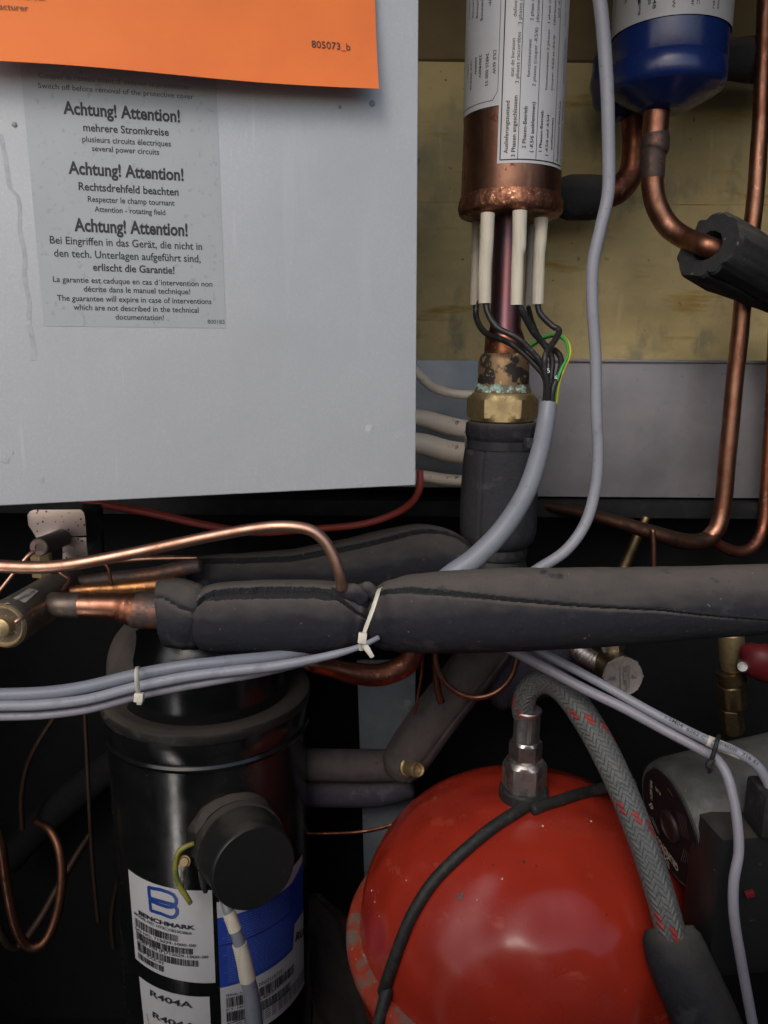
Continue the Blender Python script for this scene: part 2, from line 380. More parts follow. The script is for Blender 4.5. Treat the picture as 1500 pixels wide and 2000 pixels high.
DARK = MAT('dark_lining', (.012, .013, .015), .85, 0, [('noise', 60, .45, .7, (.02, .02, .02), None), ('noise', 420, .68, .70, (.10, .09, .08), None)], [(90, .0008)], spec=.15)
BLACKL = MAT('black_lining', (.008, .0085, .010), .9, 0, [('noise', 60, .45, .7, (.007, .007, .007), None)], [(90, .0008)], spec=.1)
GROUND = MAT('concrete_ground', (.12, .12, .12), .9, 0, [('noise', 8, .4, .7, (.09, .085, .08), None)], [(40, .01)])
GREENY = MAT('green_yellow_wire', (.55, .45, .04), .45)
YELOLD = MAT('old_yellow_green_wire', (.23, .22, .04), .5, 0, [('noise', (60, 60, 60), .5, .52, (.12, .15, .03), None)])
GASKET = MAT('red_plastic', (.12, .008, .012), .5)
CHIP = MAT('pale_debris', (.55, .5, .42), .8)
DUSTD = MAT('dark_debris', (.05, .03, .02), .9)
# ---------------------------------------------------------------- the cabinet the machine stands in, and added pieces that shape the light
def struct(o): o['kind'] = 'structure'; return o
g = struct(link('ground', [(-40, -40, -1.02), (40, -40, -1.02), (40, 40, -1.02), (-40, 40, -1.02)], [(0, 1, 2, 3)], GROUND))  # unseen ground outside the view, put in to shape the light
ZF = -.86; YB = .86; XL, XR = -.56, .56
struct(box('cabinet_floor', (0, .62, ZF - .01), (1.12, .60, .02), BLACKL))
struct(box('cabinet_side_panel', (XL - .01, .60, -.2), (.02, .56, 1.34), BLACKL))
struct(box('cabinet_side_panel', (XR + .01, .60, -.2), (.02, .56, 1.34), BLACKL))
struct(box('added_light_blocker', (.10, .10, -.585), (1.08, .02, .90), BLACKL, None, .002))  # added panel below the view, keeps low front light off the lower interior
struct(prism('added_ground_reflector', [(-.46, .16, -1.0), (-1.5, -1.2, -1.0), (-1.2, -1.43, -1.0), (-.30, -.02, -1.0)], (0, 0, .002), MAT('bright_zinc', (.8, .82, .85), .12, 1)))  # added unseen reflector, gives the compressor its upright streak of light
struct(box('cabinet_roof', (0, .62, .465), (1.24, .52, .02), SLATE))
struct(box('cabinet_back_lining', (0, YB + .06, -.2), (1.24, .02, 1.34), BLACKL))
# yellow insulation boards on the back wall
zt = P(1000, 118, YB).z; zs = P(1000, 396, YB).z; zb = P(1000, 735, YB).z
wall = thing('insulated_back_wall', 'mottled yellow foam insulation boards on the back wall right of the grey box', 'insulation', (0.2, YB, zb))
def board(z0, z1, m, dy, lab):
    import bmesh
    nx, nz = 60, 24; v = []; f = []
    for j in range(nz + 1):
        for i in range(nx + 1):
            x = XL + (XR - XL) * i / nx; z = z0 + (z1 - z0) * j / nz
            e = .0012 if j in (0, nz) else 0
            v.append((x, YB + dy + e + .0022 * noise.noise(Vector((x * 14, z * 14, dy * 300))), z))
    for j in range(nz):
        for i in range(nx): k = j * (nx + 1) + i; f.append((k, k + 1, k + nx + 2, k + nx + 1))
    n0 = len(v)
    v += [(XL, YB + .045, z0), (XR, YB + .045, z0), (XR, YB + .045, z1), (XL, YB + .045, z1)]
    f += [(nx, 0, n0, n0 + 1), (nz * (nx + 1), (nz + 1) * (nx + 1) - 1, n0 + 2, n0 + 3)]
    o = link('insulation_board', v, f, m, wall); o['label'] = lab; return o
board(zb, zs - .0003, YFOAM, 0, 'yellow foam board with brown stains')
board(zs + .0003, zt - .001, YFOAM, .0015, 'yellow foam board above the horizontal joint')
board(zt + .001, .455, BFOAM, -.001, 'darker brown board at the top')  # top strip in a darker brown than the boards below
# grey steel cross panel
YS = .815
def quad_at(y, *pp): return [P(a, b, y) for a, b in pp]
zA, zB = P(1200, 708, YS).z, P(1200, 971, YS).z
cp = thing('steel_cross_panel', 'plain grey steel panel below the yellow boards with a folded top lip', 'metal panel', (.15, YS, zB))
xA = P(955, 800, YS).x
prism('panel', [(xA, YS, zB), (XR, YS, zB), (XR, YS, zA), (xA, YS, zA)], (0, .03, 0), SLATE, cp, .0008)
box('lip', ((xA + XR) / 2, YS + .003, zA + .0016), (XR - xA, .012, .003), SLATE, cp, .0008)
# steel plate behind the heater, left of the pipe
zA2, zB2 = P(880, 704, .80).z, P(880, 952, .80).z
sp = thing('galvanised_back_plate', 'bluish galvanised plate behind the white pipes between grey box and heater pipe', 'metal panel', (.08, .80, zB2))
prism('plate', [(-.02, .80, zB2), (xA - .001, .80, zB2), (xA - .001, .80, zA2), (-.02, .80, zA2)], (0, .012, 0), MAT('blue_grey_zinc', (.27, .31, .35), .42, .5, [('noise', 14, .42, .7, (.18, .21, .25), None), ('noise', 60, .6, .7, (.36, .39, .42), None)], [(200, .0002)]), sp, .0006)
# black lined ledge below
zc = P(1000, 1012, .80).z
struct(box('black_ledge', (0, .825, (zB - .002 + zc) / 2), (1.12, .05, zB - .004 - zc), DARK, None, .001))
struct(box('lower_back_lining', (0, YB + .01, (zc + ZF) / 2), (1.12, .02, zc - ZF), BLACKL))
# ---------------------------------------------------------------- electrical box
YAW = rad(14.5); BU = Vector((math.cos(YAW), math.sin(YAW), 0)); BW = Vector((0, 0, 1))
bp = Plane(P(815, 700, .545), BU, BW)
def onb(px, py, off=0): q = bp.uv(px, py); return bp.pos(q.x, q.y, off)
eb = thing('electrical_box', 'large light grey electrical box with German warning sticker filling the upper left', 'electrical box', onb(400, 970))
cs = [bp.uv(*c) for c in ((-80, 992), (812, 948), (819, -130), (-80, -130))]
cs[3].x = cs[0].x; cs[2].y = cs[3].y = max(cs[2].y, cs[3].y)
prism('cover', [bp.pos(c.x, c.y, 0) for c in cs], -bp.n * .13, BOXM, eb, .0012, seg=3)
st = patch('warning_sticker', bp, [(86, 637), (441, 641), (417, 20), (28, 0)], .0002, STICK, eb, 4, 4)
pr = Print(bp, .00035); B1, B2 = .031, .011
for t, a, b, h, bo in [
    ('Switch off before removal of the protective cover', (75, 172), (378, 194), 9.5, 0),
    ('Achtung! Attention!', (124, 222), (352, 239), 22, B1), ('mehrere Stromkreise', (163, 256), (330, 265.5), 13.5, .02),
    ('plusieurs circuits électriques', (161, 277), (334, 286.5), 10.5, B2), ('several power circuits', (180, 295), (311, 302.5), 10, B2),
    ('Achtung! Attention!', (134, 339), (359, 353), 22, B1), ('Rechtsdrehfeld beachten', (154, 371), (349, 382.5), 14, .02),
    ('Respecter le champ tournant', (172, 394), (341, 402), 10.5, B2), ('Attention - rotating field', (185, 413.5), (323, 420.5), 10, B2),
    ('Achtung! Attention!', (145.5, 451), (367, 461), 23, B1),
    ('Bei Eingriffen in das Gerät, die nicht in', (98, 475.5), (395, 488.5), 14, B2), ('den tech. Unterlagen aufgeführt sind,', (106, 501), (392, 512.5), 14, B2),
    ('erlischt die Garantie!', (182, 528.5), (341, 535), 13.5, .02),
    ('La garantie est caduque en cas d´intervention non', (104, 550.5), (415, 560), 10.5, B2), ('décrite dans le manuel technique!', (164, 569.5), (371.5, 575), 10.5, B2),
    ('The guarantee will expire in case of interventions', (112, 587), (413, 594), 10.5, B2), ('which are not described in the technical', (144, 605), (388, 611), 10.5, B2),
    ('documentation!', (226, 624), (320.5, 625.5), 10, B2), ('800183', (405.5, 632), (438.5, 632.5), 7.5, 0)]:
    pr.text(t, a, b, h, bo)
pr.done('printed_text', INK, st)
pr = Print(bp, .00035); pr.text("Couper le réseau avant d' enlever la protection", (76, 152), (368, 175), 9.5, 0); pr.done('faded_text', INKG, st)
# screw dimples on the box front
for x, y, r in ((28, 243, 5), (727, 202, 6), (664, 209, 3.5)):
    c = onb(x, y, .0001); lathe('rivet_mark', c, c + bp.n * .0006, [(0, mr(c, r)), (.8, mr(c, r * .9)), (1, mr(c, r * .5)), (1, 1e-5)], MAT('rivet_grey', (.22, .23, .24), .5, .4) if x == 28 else bpy.data.materials['rivet_grey'], eb, 16)
# old adhesive runs
ADH = MAT('glue_residue', (.36, .37, .385), .55, 0, [('noise', 120, .4, .7, (.46, .48, .50), .4)], [(160, .0006)])
def smear(pts, w):
    v = []; f = []
    for i, (x, y) in enumerate(pts):
        a = bp.uv(x - w * (1 + .4 * noise.noise(Vector((i * .9, w, 0)))), y); b = bp.uv(x + w * (1 + .4 * noise.noise(Vector((i * .9, w, 5)))), y)
        v += [bp.pos(a.x, a.y, .00012), bp.pos(b.x, b.y, .00012)]
        if i: k = 2 * i; f.append((k - 2, k - 1, k + 1, k))
    link('glue_residue', v, f, ADH, eb)
def smudge(x, y, r, q):
    v = []; n = 14
    for k in range(n):
        a = 2 * math.pi * k / n; w = r * (.7 + .7 * abs(noise.noise(Vector((k * .8, x, y))))); u = bp.uv(x + math.cos(a) * w * q, y + math.sin(a) * w); v.append(bp.pos(u.x, u.y, .0001 + .00001 * k))
    c = bp.uv(x, y); v.append(bp.pos(c.x, c.y, .00045)); link('pale_smudge', v, [(k, (k + 1) % n, n) for k in range(n)], ADH, eb)
for q in ((9, 897, 11, 1.3), (81, 937, 8, .9), (705, 945, 6, .9), (722, 838, 14, .8), (778, 851, 9, 1.1), (24, 885, 4, .8)): smudge(*q)
smear([(2 + 28 * math.sin(i / 11) + i * .05, 262 + i * 15) for i in range(8)] + [(34 + i * 1.9 + 3 * math.sin(i * 1.3), 382 + i * 19) for i in range(18)], 4.5)
# ---------------------------------------------------------------- orange sheet in front of the box
def orange():
    v = []; f = []; nx, ny = 40, 14
    c0 = [bp.uv(*c) for c in ((-70, 139), (728, 191), (727, -80), (-70, -100))]
    for s in (0, 1):
        for j in range(ny + 1):
            for i in range(nx + 1):
                a, b = i / nx, j / ny
                p = (c0[0] * (1 - a) + c0[1] * a) * (1 - b) + (c0[3] * (1 - a) + c0[2] * a) * b
                p.y += .0009 * math.sin(a * 6.2 + .4) * (1 - b)
                lift = .007 + .011 * (1 - b) ** 2 + .0012 * math.sin(a * 5)
                v.append(bp.pos(p.x, p.y, lift - s * .0006))
    N = (nx + 1) * (ny + 1)
    for j in range(ny):
        for i in range(nx):
            k = j * (nx + 1) + i; f.append((k, k + 1, k + nx + 2, k + nx + 1)); f.append((N + k + nx + 1, N + k + nx + 2, N + k + 1, N + k))
    for i in range(nx): f.append((i, N + i, N + i + 1, i + 1))
    for j in range(ny): k = j * (nx + 1) + nx; f.append((k, N + k, N + k + nx + 1, k + nx + 1))
    return v, f
v, f = orange()
og = link('orange_instruction_sheet', v, f, ORANGE, None, loc=onb(360, 150)); tag(og, 'orange instruction sheet hanging over the top of the grey box', 'instruction sheet')
class Sheet(Plane):
    def pos(s, u, w, off):
        c0 = bp.uv(-70, 139); c1 = bp.uv(728, 191); t0 = bp.uv(-70, -100)
        a = (u - c0.x) / (c1.x - c0.x); lo = c0.y + (c1.y - c0.y) * a; tp = t0.y + (bp.uv(727, -80).y - t0.y) * a
        b = max(0, min(1, (w - lo) / (tp - lo))); b = max(0, min(1, (w - lo - .0009 * math.sin(a * 6.2 + .4) * (1 - b)) / (tp - lo)))
        return s.o + s.u * u + s.w * w + s.n * (.007 + .011 * (1 - b) ** 2 + .0012 * math.sin(a * 5) + off)
sh = Sheet(bp.o, BU, BW)
pr = Print(sh, .0005)
pr.text('805073_b', (603, 106), (677, 112), 13, .0)
pr.done('printed_number', INK, og)
pr = Print(sh, .0005); pr.text('Pompe à chaleur', (-48, 6), (99, 17), 11, .004); pr.text('Manufacturer', (-40, 30), (63, 38), 11, .004); pr.done('printed_heading', INKO, og)
# ---------------------------------------------------------------- copper flow heater (upper middle)
YH = .66
hc = P(1000, 300, YH); hr = mr(hc, 96)
hx = hc.x; cyl = Cyl((hx, YH + 0, 0), hr)
def H(py):    # a point on the heater axis at photo row py
    d = ray(1000, py); return Vector((hx, YH, (P(1000, py, YH)).z))
def hp(name, rows, m, parent, seg=64, fn=None, sharp=38):
    """rows: (photo row, radius px)"""
    p0, p1 = H(rows[0][0]), H(rows[-1][0]); L = (p0 - p1).length
    return lathe(name, p0, p1, [((p0 - H(r)).length / L, mr(H(r), w)) for r, w in rows], m, parent, seg, fn=fn, sharp=sharp)
ht = thing('flow_heater', 'fat copper heater tube with two white stickers and white sleeves hanging below it', 'heater', H(430))
hp('copper_jacket', [(-120, 96), (385, 96)], HEATER, ht, 96)
hp('brazed_rim', [(385, 96), (392, 97.5), (397, 99.5), (404, 100.5), (412, 100.5), (419, 99), (424, 95), (425.5, 88), (424, 30)], BEAD, ht, 128,
   fn=lambda th, u, r: r + .0011 * (noise.noise(Vector((math.cos(th) * 7, math.sin(th) * 7, u * 3))) + .6 * noise.noise(Vector((math.cos(th) * 19, math.sin(th) * 19, u * 9)))) if .1 < u < .95 and r > hr * .5 else r)
hs2 = Cyl((hx, YH, 0), hr)
# stickers
def U(px, py): return hs2.uv(px, py)
sL = patch('rating_sticker', hs2, [Vector((U(905, 236).x - .03, U(905, 236).y)), Vector((U(977, 205).x, U(905, 236).y)), Vector((U(977, 205).x, U(977, -90).y)), Vector((U(905, 236).x - .03, U(977, -90).y))], .0003, WHITEL, ht, 40, 2)
bl = U(971, 320)
sR = patch('wiring_sticker', hs2, [bl, Vector((U(1094, 337).x + .002, bl.y)), Vector((U(1094, 337).x + .002, U(985, -90).y)), Vector((bl.x, U(985, -90).y))], .0005, WHITEL, ht, 40, 2)
pr = Print(hs2, .0007)
xl = bl.x + .0022; zz = bl.y + .0024; xr = U(1092, 337).x + .001; top = U(985, -80).y
for t, a, b, h, bo in [
    ('Auslieferungszustand', (991.5, 300), (997, 197), 7.5, .014), ('3 Phasen angeschlossen', (1005.5, 307), (1012.5, 187), 7.5, .014),
    ('état de livraison', (1003.5, 150), (1007.5, 75), 7, 0), ('3 phases raccordées', (1013, 163), (1018, 63), 7, 0),
    ('delivery state', (1009, 33), (1014, -40), 7, 0), ('3 phases connected', (1018.5, 48), (1023, -50), 7, 0),
    ('2 Phasen-Betrieb', (1026, 290), (1031, 208), 7, .014), ('( -K5/6 ausklemmen)', (1040, 298), (1047, 200), 7, .014),
    ('fonctionnement', (1034.5, 151), (1039, 77), 6.5, 0), ('2 phases (couper -K5/6)', (1045, 169), (1051.5, 55), 6.5, 0),
    ('2 phase operation', (1041, 41), (1045, -40), 6.5, 0), ('(disconnect -K5/6)', (1052, 44), (1056, -40), 6.5, 0),
    ('1 Phasen-Betrieb', (1056.5, 297), (1062, 217), 6, .012), ('( -K5/6 und -K5/4', (1068, 305), (1072, 225), 6, .012), ('ausklemmen)', (1077, 293), (1080, 231), 5.5, .012),
    ('fonctionnement 2 phases', (1067.5, 177), (1073, 59), 5.5, 0), ('(couper -K5/6 et -K5/4)', (1078, 177), (1083, 70), 5.5, 0),
    ('1 phase operation', (1073, 46), (1077, -40), 5.5, 0), ('(disconnect -K5/6', (1083, 50), (1087, -40), 5.5, 0), ('and -K5/4)', (1091, 36), (1094, -20), 5, 0),
    ('Ausgeklemmte Kabel mit', (1087.5, 318), (1094.5, 199), 5, .016), ('mit Lüsterklemme versehen', (1092.8, 323), (1099, 197), 4, .014),
    ('pourvoir les câbles', (1099, 162), (1102.5, 75), 4, 0), ('cover wires with', (1102, 52), (1106, -40), 4, 0)]:
    a, b = U(*a), U(*b); b.x = a.x + (b.x - a.x) * .25; pr.text(t, a, b, h, bo)
T = .9
for x in (xl, U(1010, 309).x + .0003, U(1045, 310).x + .0003, U(1080, 319).x - .0004):
    pr.line(Vector((x, zz)), Vector((x + .0000, top)), 2.2 if x == xl else 1.2, 1)
pr.line(Vector((xl, zz)), Vector((xr, zz)), 2.2, 24)
pr.done('printed_text', INK, sR)
pr = Print(hs2, .0005)
for t, a, b, h in [('DLE 6kW', (964, 99), (964, 145), 6.5), ('24825 000 33', (950, 105), (950, 168), 6.5), ('230/400V', (937, 108), (937, 153), 6.5), ('6000W', (929, 113), (929, 147), 5.5),
                   ('QLE 3004/28', (920.5, 120), (920.5, 176), 5), ('10bar', (915, 126), (915, 156), 4), ('Benennung', (942, -12), (942, 41), 6.5), ('Zeichnung', (933, -10), (933, 36), 6), ('Spannung', (925, -6), (925, 36), 5), ('Leistung', (918, 0), (918, 38), 4.5), ('Typ:', (957, -10), (957, 13), 6)]:
    a, b = U(*a), U(*b); b.x = a.x; pr.text(t, a, b, h, .004)
za = U(905, 236).y
pr.line(Vector((U(908, 100).x, za + .004)), Vector((U(962, 200).x, za + .004)), 1, 16)
pr.line(Vector((U(909.5, 100).x, za + .012)), Vector((U(909.5, 100).x, za + .09)), 1, 1)
pr.line(Vector((U(962, 200).x, za + .004)), Vector((U(972, 196).x, za + .010)), 1, 4); pr.line(Vector((U(972, 196).x, za + .010)), Vector((U(972, 196).x, za + .2)), 1, 1)
pr.done('printed_text', INK, sL)
# centre pipe under the heater
pp = hp('outlet_pipe', [(420, 29), (640, 30), (655, 36), (690, 37.5)], PURPLE, ht, 48)
hp('pipe_socket', [(655, 37.4), (660, 38.5), (692, 39.5), (700, 38)], MAT('bright_copper_patch', (.50, .20, .10), .35, 1, [('noise', 60, .42, .6, (.24, .09, .06), .5), ('noise', 120, .6, .7, (.7, .42, .25), .3)], [(200, .0003)]), ht, 48)
hp('threaded_socket', [(690, 40), (696, 46), (708, 49.5), (745, 50), (752, 50)], SOLDER, ht, 48)
hp('verdigris_ring', [(748, 49), (752, 51.5), (759, 53), (765, 55.5), (770, 50)], VERDI, ht, 96, fn=lambda th, u, r: r + .0010 * noise.noise(Vector((math.cos(th) * 12, math.sin(th) * 12, u * 4))))
def hexfn(r0, ch=.93, off=0.1):    # hexagonal section
    def f(th, u, r):
        a = ((th + off) % (math.pi / 3)) - math.pi / 6
        return min(r, r0 * math.cos(math.pi / 6) / math.cos(a))
    return f
r6 = mr(H(795), 69.5)
hp('union_nut', [(766, 56), (770, 60), (778, 69), (783, 70), (805, 70), (813, 68), (820, 61), (823, 55)], BRASS, ht, 144, fn=hexfn(r6, off=rad(22)), sharp=25)
# white sleeves and their wires; listed: (px top, py top, Y, r) ... the cable they join
zsl = [('back left', [(929, 432, .682, 7.5), (928, 520, .682, 8), (926, 596, .682, 8.2)]),
       ('front left', [(953, 417, .628, 14), (951, 470, .627, 14), (947, 530, .626, 12.5), (947, 593, .626, 12.5)]),
       ('front middle', [(1015, 412, .62, 14.5), (1014, 480, .619, 13.8), (1011, 505, .618, 11.6), (1009, 596, .617, 11.8)]),
       ('back right', [(1038, 436, .695, 9), (1034, 520, .695, 7.5), (1031, 602, .695, 7.5)]),
       ('front right', [(1057, 426, .645, 14), (1055, 470, .645, 13), (1052, 510, .645, 11.5), (1050, 594, .645, 11.5)])]
lab = ['thin white sleeve at the far left below the heater, partly behind another', 'white sleeve left of the purple copper pipe, with a pinkish tint',
       'white sleeve hanging in front of the purple copper pipe, bulging at its middle', 'narrow white sleeve behind, second from the right below the heater', 'white sleeve at the far right below the heater']
for (nm, q), lb in zip(zsl, lab):
    s = tube('insulating_sleeve', q, SLEEVE, ht, 24, 30, wob=.0004, cap='flat', prof=lambda th, s, t: 1 + .03 * math.sin(th * 2 + s * 90)); s['label'] = lb
wires = [('black wire from the far left sleeve, lying lowest as it swings right', [(930, 588, .682, 6), (931, 622, .675, 6), (948, 650, .650, 6), (985, 665, .630, 6), (1015, 684, .622, 6), (1048, 716, .617, 6), (1066, 745, .616, 6), (1064, 800, .618, 6)], '1'),
         ('black wire from the sleeve left of the pipe, curving over the pipe', [(948, 586, .626, 6), (953, 612, .622, 6), (972, 640, .616, 6), (1010, 660, .612, 6), (1036, 684, .612, 6), (1060, 715, .612, 6), (1068, 750, .612, 6), (1072, 800, .614, 6)], '2'),
         ('black wire from the middle sleeve, passing behind the others', [(1009, 588, .617, 7), (1022, 612, .618, 7), (1042, 648, .624, 7), (1062, 672, .628, 6.5), (1078, 700, .626, 6), (1076, 745, .622, 6), (1078, 800, .620, 6)], '3'),
         ('black wire bending back under the right sleeve, with a kinked end', [(1049, 586, .645, 6), (1055, 612, .643, 6), (1078, 636, .640, 6), (1092, 645, .636, 6), (1084, 664, .626, 6), (1066, 692, .606, 6), (1064, 720, .604, 6), (1070, 760, .606, 6), (1068, 800, .610, 6)], '4'),
         ('black wire looping widest to the right beside the green and yellow one', [(1031, 596, .695, 5), (1040, 630, .680, 5), (1058, 668, .650, 6), (1088, 688, .630, 6), (1096, 706, .622, 6), (1092, 730, .615, 6), (1080, 760, .610, 6), (1076, 800, .610, 6)], '5')]
for lb, q, num in wires:
    w = tube('heater_wire', q, BLKWIRE, None, 14, 90)
    centre(w); tag(w, lb, 'wire', 'black wires between the white sleeves and the grey cable')
INKW = MAT('white_wire_print', (.6, .6, .58), .5)
def wnum(chars, spots, parent):
    obs = []
    for c, (x, y, Y, h, an) in zip(chars, spots):
        p = P(x, y, Y); vs, fs = text2d(c, .01); k = mr(p, h) / .73
        e1 = CAMROT @ Vector((math.cos(an), math.sin(an), 0)); e2 = CAMROT @ Vector((-math.sin(an), math.cos(an), 0)); xm = sum(a for a, b in vs) / len(vs)
        obs.append(([p + e1 * (a - xm) * k + e2 * b * k for a, b in vs], fs))
    V = []; Fc = []
    for vv, ff in obs:
        n = len(V); V += vv; Fc += [tuple(i + n for i in q) for q in ff]
    return link('wire_number', V, Fc, INKW, parent, smooth=False)
ws_ = {o['label']: o for o in COL.objects if o.name.startswith('heater_wire')}
wl = list(ws_.values())
wnum('5', [(1072, 728, .6015, 9, .15)], wl[3]); wnum('6', [(1085, 740, .608, 8, -.2)], wl[4])
gy = thing('earth_wire', 'green and yellow earth wire looping to the right of the black wires', 'wire', P(1090, 700, .63))
tube('yellow_strip', [(1022, 688, .66, 3.4), (1055, 664, .655, 3.8), (1075, 656, .648, 4), (1096, 658, .636, 4.2), (1110, 672, .626, 4.2), (1112, 694, .62, 4.2), (1100, 722, .616, 4.2), (1090, 752, .614, 4.2), (1084, 800, .616, 4.2)], GREENY, gy, 12, 90)
tube('green_strip', [(1020, 686, .658, 3.2), (1055, 662, .651, 3.2), (1075, 655, .644, 3.4), (1092, 656, .633, 3.0), (1106, 668, .625, 3.0), (1109, 694, .618, 2.6), (1096, 722, .613, 3.2), (1086, 752, .611, 3.6), (1080, 800, .612, 3.8)], MAT('green_wire', (.03, .28, .06), .45), gy, 12, 90)
# sheathed cable
c = tube('heater_cable', [(1071, 789, .612, 17.5), (1065, 830, .605, 17.5), (1052, 890, .590, 18), (1028, 960, .575, 19), (985, 1030, .562, 20), (930, 1088, .555, 21), (880, 1125, .553, 22), (840, 1160, .553, 22)], GREYPVC, None, 32, 120, cap='flat')
centre(c); tag(c, 'thick grey sheathed cable running from the black wires down left over the foam', 'cable')
c = tube('long_grey_cable', [(1166, -40, .60, 13.5), (1178, 60, .60, 13.5), (1186, 180, .60, 13), (1189, 300, .60, 12.5), (1187, 380, .60, 12.2), (1172, 450, .60, 12), (1158, 520, .60, 12), (1157, 600, .60, 11.5), (1163, 700, .60, 11.3), (1165, 800, .60, 11.3), (1168, 880, .60, 11), (1163, 950, .60, 11), (1144, 1020, .598, 11), (1105, 1075, .594, 11), (1050, 1112, .59, 11), (1010, 1140, .59, 11)], GREYPVC2, None, 28, 240, wob=.0003)
centre(c); tag(c, 'light grey cable hanging from the top edge in front of the blue filter', 'cable')
# foam around the pipe under the nut
vs = thing('vertical_pipe_insulation', 'black foam sleeve on the pipe under the brass nut', 'pipe insulation', H(1060))
seam = lambda th, w=.05: math.exp(-((math.atan2(math.sin(th - .62), math.cos(th - .62))) / w) ** 2)
hp('foam_collar', [(823, 30), (823.5, 66), (828, 69), (842, 70), (852, 69), (857, 66)], FOAMD, vs, 96, fn=lambda th, u, r: r * (1 - .05 * seam(th)) + .0007 * noise.noise(Vector((math.cos(th) * 6, math.sin(th) * 6, u * 2))))
hp('foam_sleeve', [(857, 66), (866, 66), (878, 70), (900, 72.5), (950, 74), (1000, 75), (1035, 74), (1052, 69), (1064, 58), (1070, 48), (1070, 20)], FOAM, vs, 160, fn=lambda th, u, r: r * (1 - .035 * seam(th, .035 + .02 * noise.noise(Vector((u * 40, 0, 0))))) + .0008 * noise.noise(Vector((math.cos(th) * 3, math.sin(th) * 3, u * 5))))
zt_ = thing('black_cable_tie', 'black cable tie cinched round the foam sleeve below the brass nut', 'cable tie', H(866))
hp('strap', [(857, 66), (857.5, 71), (873.5, 71), (874, 66)], TIEB, zt_, 96)
h0 = P(1031, 865, .594); box('head', h0, (mr(h0, 15), .005, mr(h0, 20)), TIEB, zt_, .0008, X=Vector((1, .45, 0)))
pf = thing('pipe_flange', 'dark ring joint at the foot of the foam sleeve', 'pipe joint', H(1110))
hp('ring', [(1062, 40), (1064, 55), (1074, 59), (1084, 58), (1086, 52), (1090, 56), (1110, 60), (1150, 60)], BLKRUB, pf, 64)
# ---------------------------------------------------------------- white pipes behind
for lb, q in [('thin white hose curving down to the brass nut, topmost behind the heater', [(780, 690, .75, 8), (822, 735, .75, 8.5), (850, 758, .75, 8.5), (890, 770, .75, 8), (950, 772, .75, 8)]),
              ('upper thick white pipe beside the foam collar, beneath the thin hose', [(780, 812, .75, 13), (830, 818, .75, 15), (880, 832, .75, 16), (960, 848, .75, 16)]),
              ('thickest white pipe, just under the upper thick one', [(780, 862, .735, 17), (830, 868, .735, 18.5), (880, 882, .735, 19), (960, 892, .735, 19)]),
              ('lowest white pipe, along the bottom edge of the galvanised plate', [(780, 926, .75, 8), (830, 930, .75, 10), (880, 937, .75, 10), (960, 940, .75, 10)])]:
    c = tube('white_pipe', [(a, b, c_, d_ * 1.12) for a, b, c_, d_ in q], WHITEPVC, None, 24, 40, wob=.0005); centre(c); tag(c, lb, 'pipe', 'white pipes crossing behind the heater pipe')
# ---------------------------------------------------------------- blue filter drier, upper right
YFD = .73; fc = P(1305, 120, YFD); fr = mr(fc, 110)
def FD(py): return Vector((fc.x, YFD, P(1300, py, YFD).z))
def fp(name, rows, m, parent, seg=96, fn=None):
    p0, p1 = FD(rows[0][0]), FD(rows[-1][0]); L = (p0 - p1).length
    return lathe(name, p0, p1, [((p0 - FD(r)).length / L, mr(FD(r), w)) for r, w in rows], m, parent, seg, fn=fn)
fd = thing('blue_filter_drier', 'blue cylindrical filter drier with white label at the upper right', 'filter', FD(210))
fp('body', [(-150, 109), (60, 109), (128, 109), (131, 107.8), (134, 109.5), (160, 110), (172, 109), (179, 106), (184, 100), (212, 52), (219, 38), (221, 26)], DRUM, fd)
fs = Cyl((fc.x, YFD, 0), fr * 1.004)
zl = fs.uv(1300, 31).y
fl = patch('rating_label', fs, [Vector((-fr * 1.9, zl)), Vector((fr * 1.75, zl)), Vector((fr * 1.75, zl + .12)), Vector((-fr * 1.9, zl + .12))], .0003, WHITEL, fd, 60, 2)
pr = Print(fs, .0006)
for t, a, b, h in [('Danger: and', (1203.5, 0), (1203.5, 31), 3.5), ('nger and', (1200, -20), (1200, 20), 3.5), ('DRIER', (1224, -40), (1224, 8), 6.5), ('Durchflussrichtung', (1256, -90), (1256, 28), 5), ('2000 : 20', (1269, -35), (1269, 9), 6), ('R134a 548', (1280, -60), (1280, 17), 6.5), ('10 KW', (1316, -30), (1316, 16), 5.5), ('90 bar', (1353, -28), (1353, 12), 5.5), ('70 °C', (1363, -28), (1363, 9), 5.5), ('max.', (1377, -25), (1377, 1), 4), ('Made in EU', (1396, -45), (1396, 18), 4), ('CE 2005', (1404, -30), (1404, 19), 3.5)]:
    a, b = fs.uv(*a), fs.uv(*b); b.x = a.x; pr.text(t, a, b, h, .008)
a = fs.uv(1248, 13); pr.quad([a, a + Vector((.0028, .012)), a + Vector((.0028, .012)), a + Vector((-.0028, .012))], 1)
pr.quad([a + Vector((-.0014, .012)), a + Vector((.0014, .012)), a + Vector((.0014, .03)), a + Vector((-.0014, .03))], 1)
pr.done('printed_text', INK, fl)
e0 = FD(200)
tube('outlet_stub', [(1283, 215, YFD, 25), (1281, 240, YFD, 25), (1279, 268, YFD, 25)], COPPER, fd, 32, 12, cap='flat')
fe = thing('filter_outlet_pipe', 'copper pipe bending right from under the blue filter into a foam block', 'copper pipe', P(1280, 330, YFD))
tube('bend', [(1275, 335, YFD, 21.5), (1275, 365, YFD, 21.5), (1284, 405, YFD, 21), (1306, 442, YFD - .002, 21), (1342, 467, YFD - .016, 20.5), (1386, 484, YFD - .042, 20.5), (1440, 512, YFD - .022, 20)], COPPER, fe, 32, 70, cap='flat', wob=.0002)
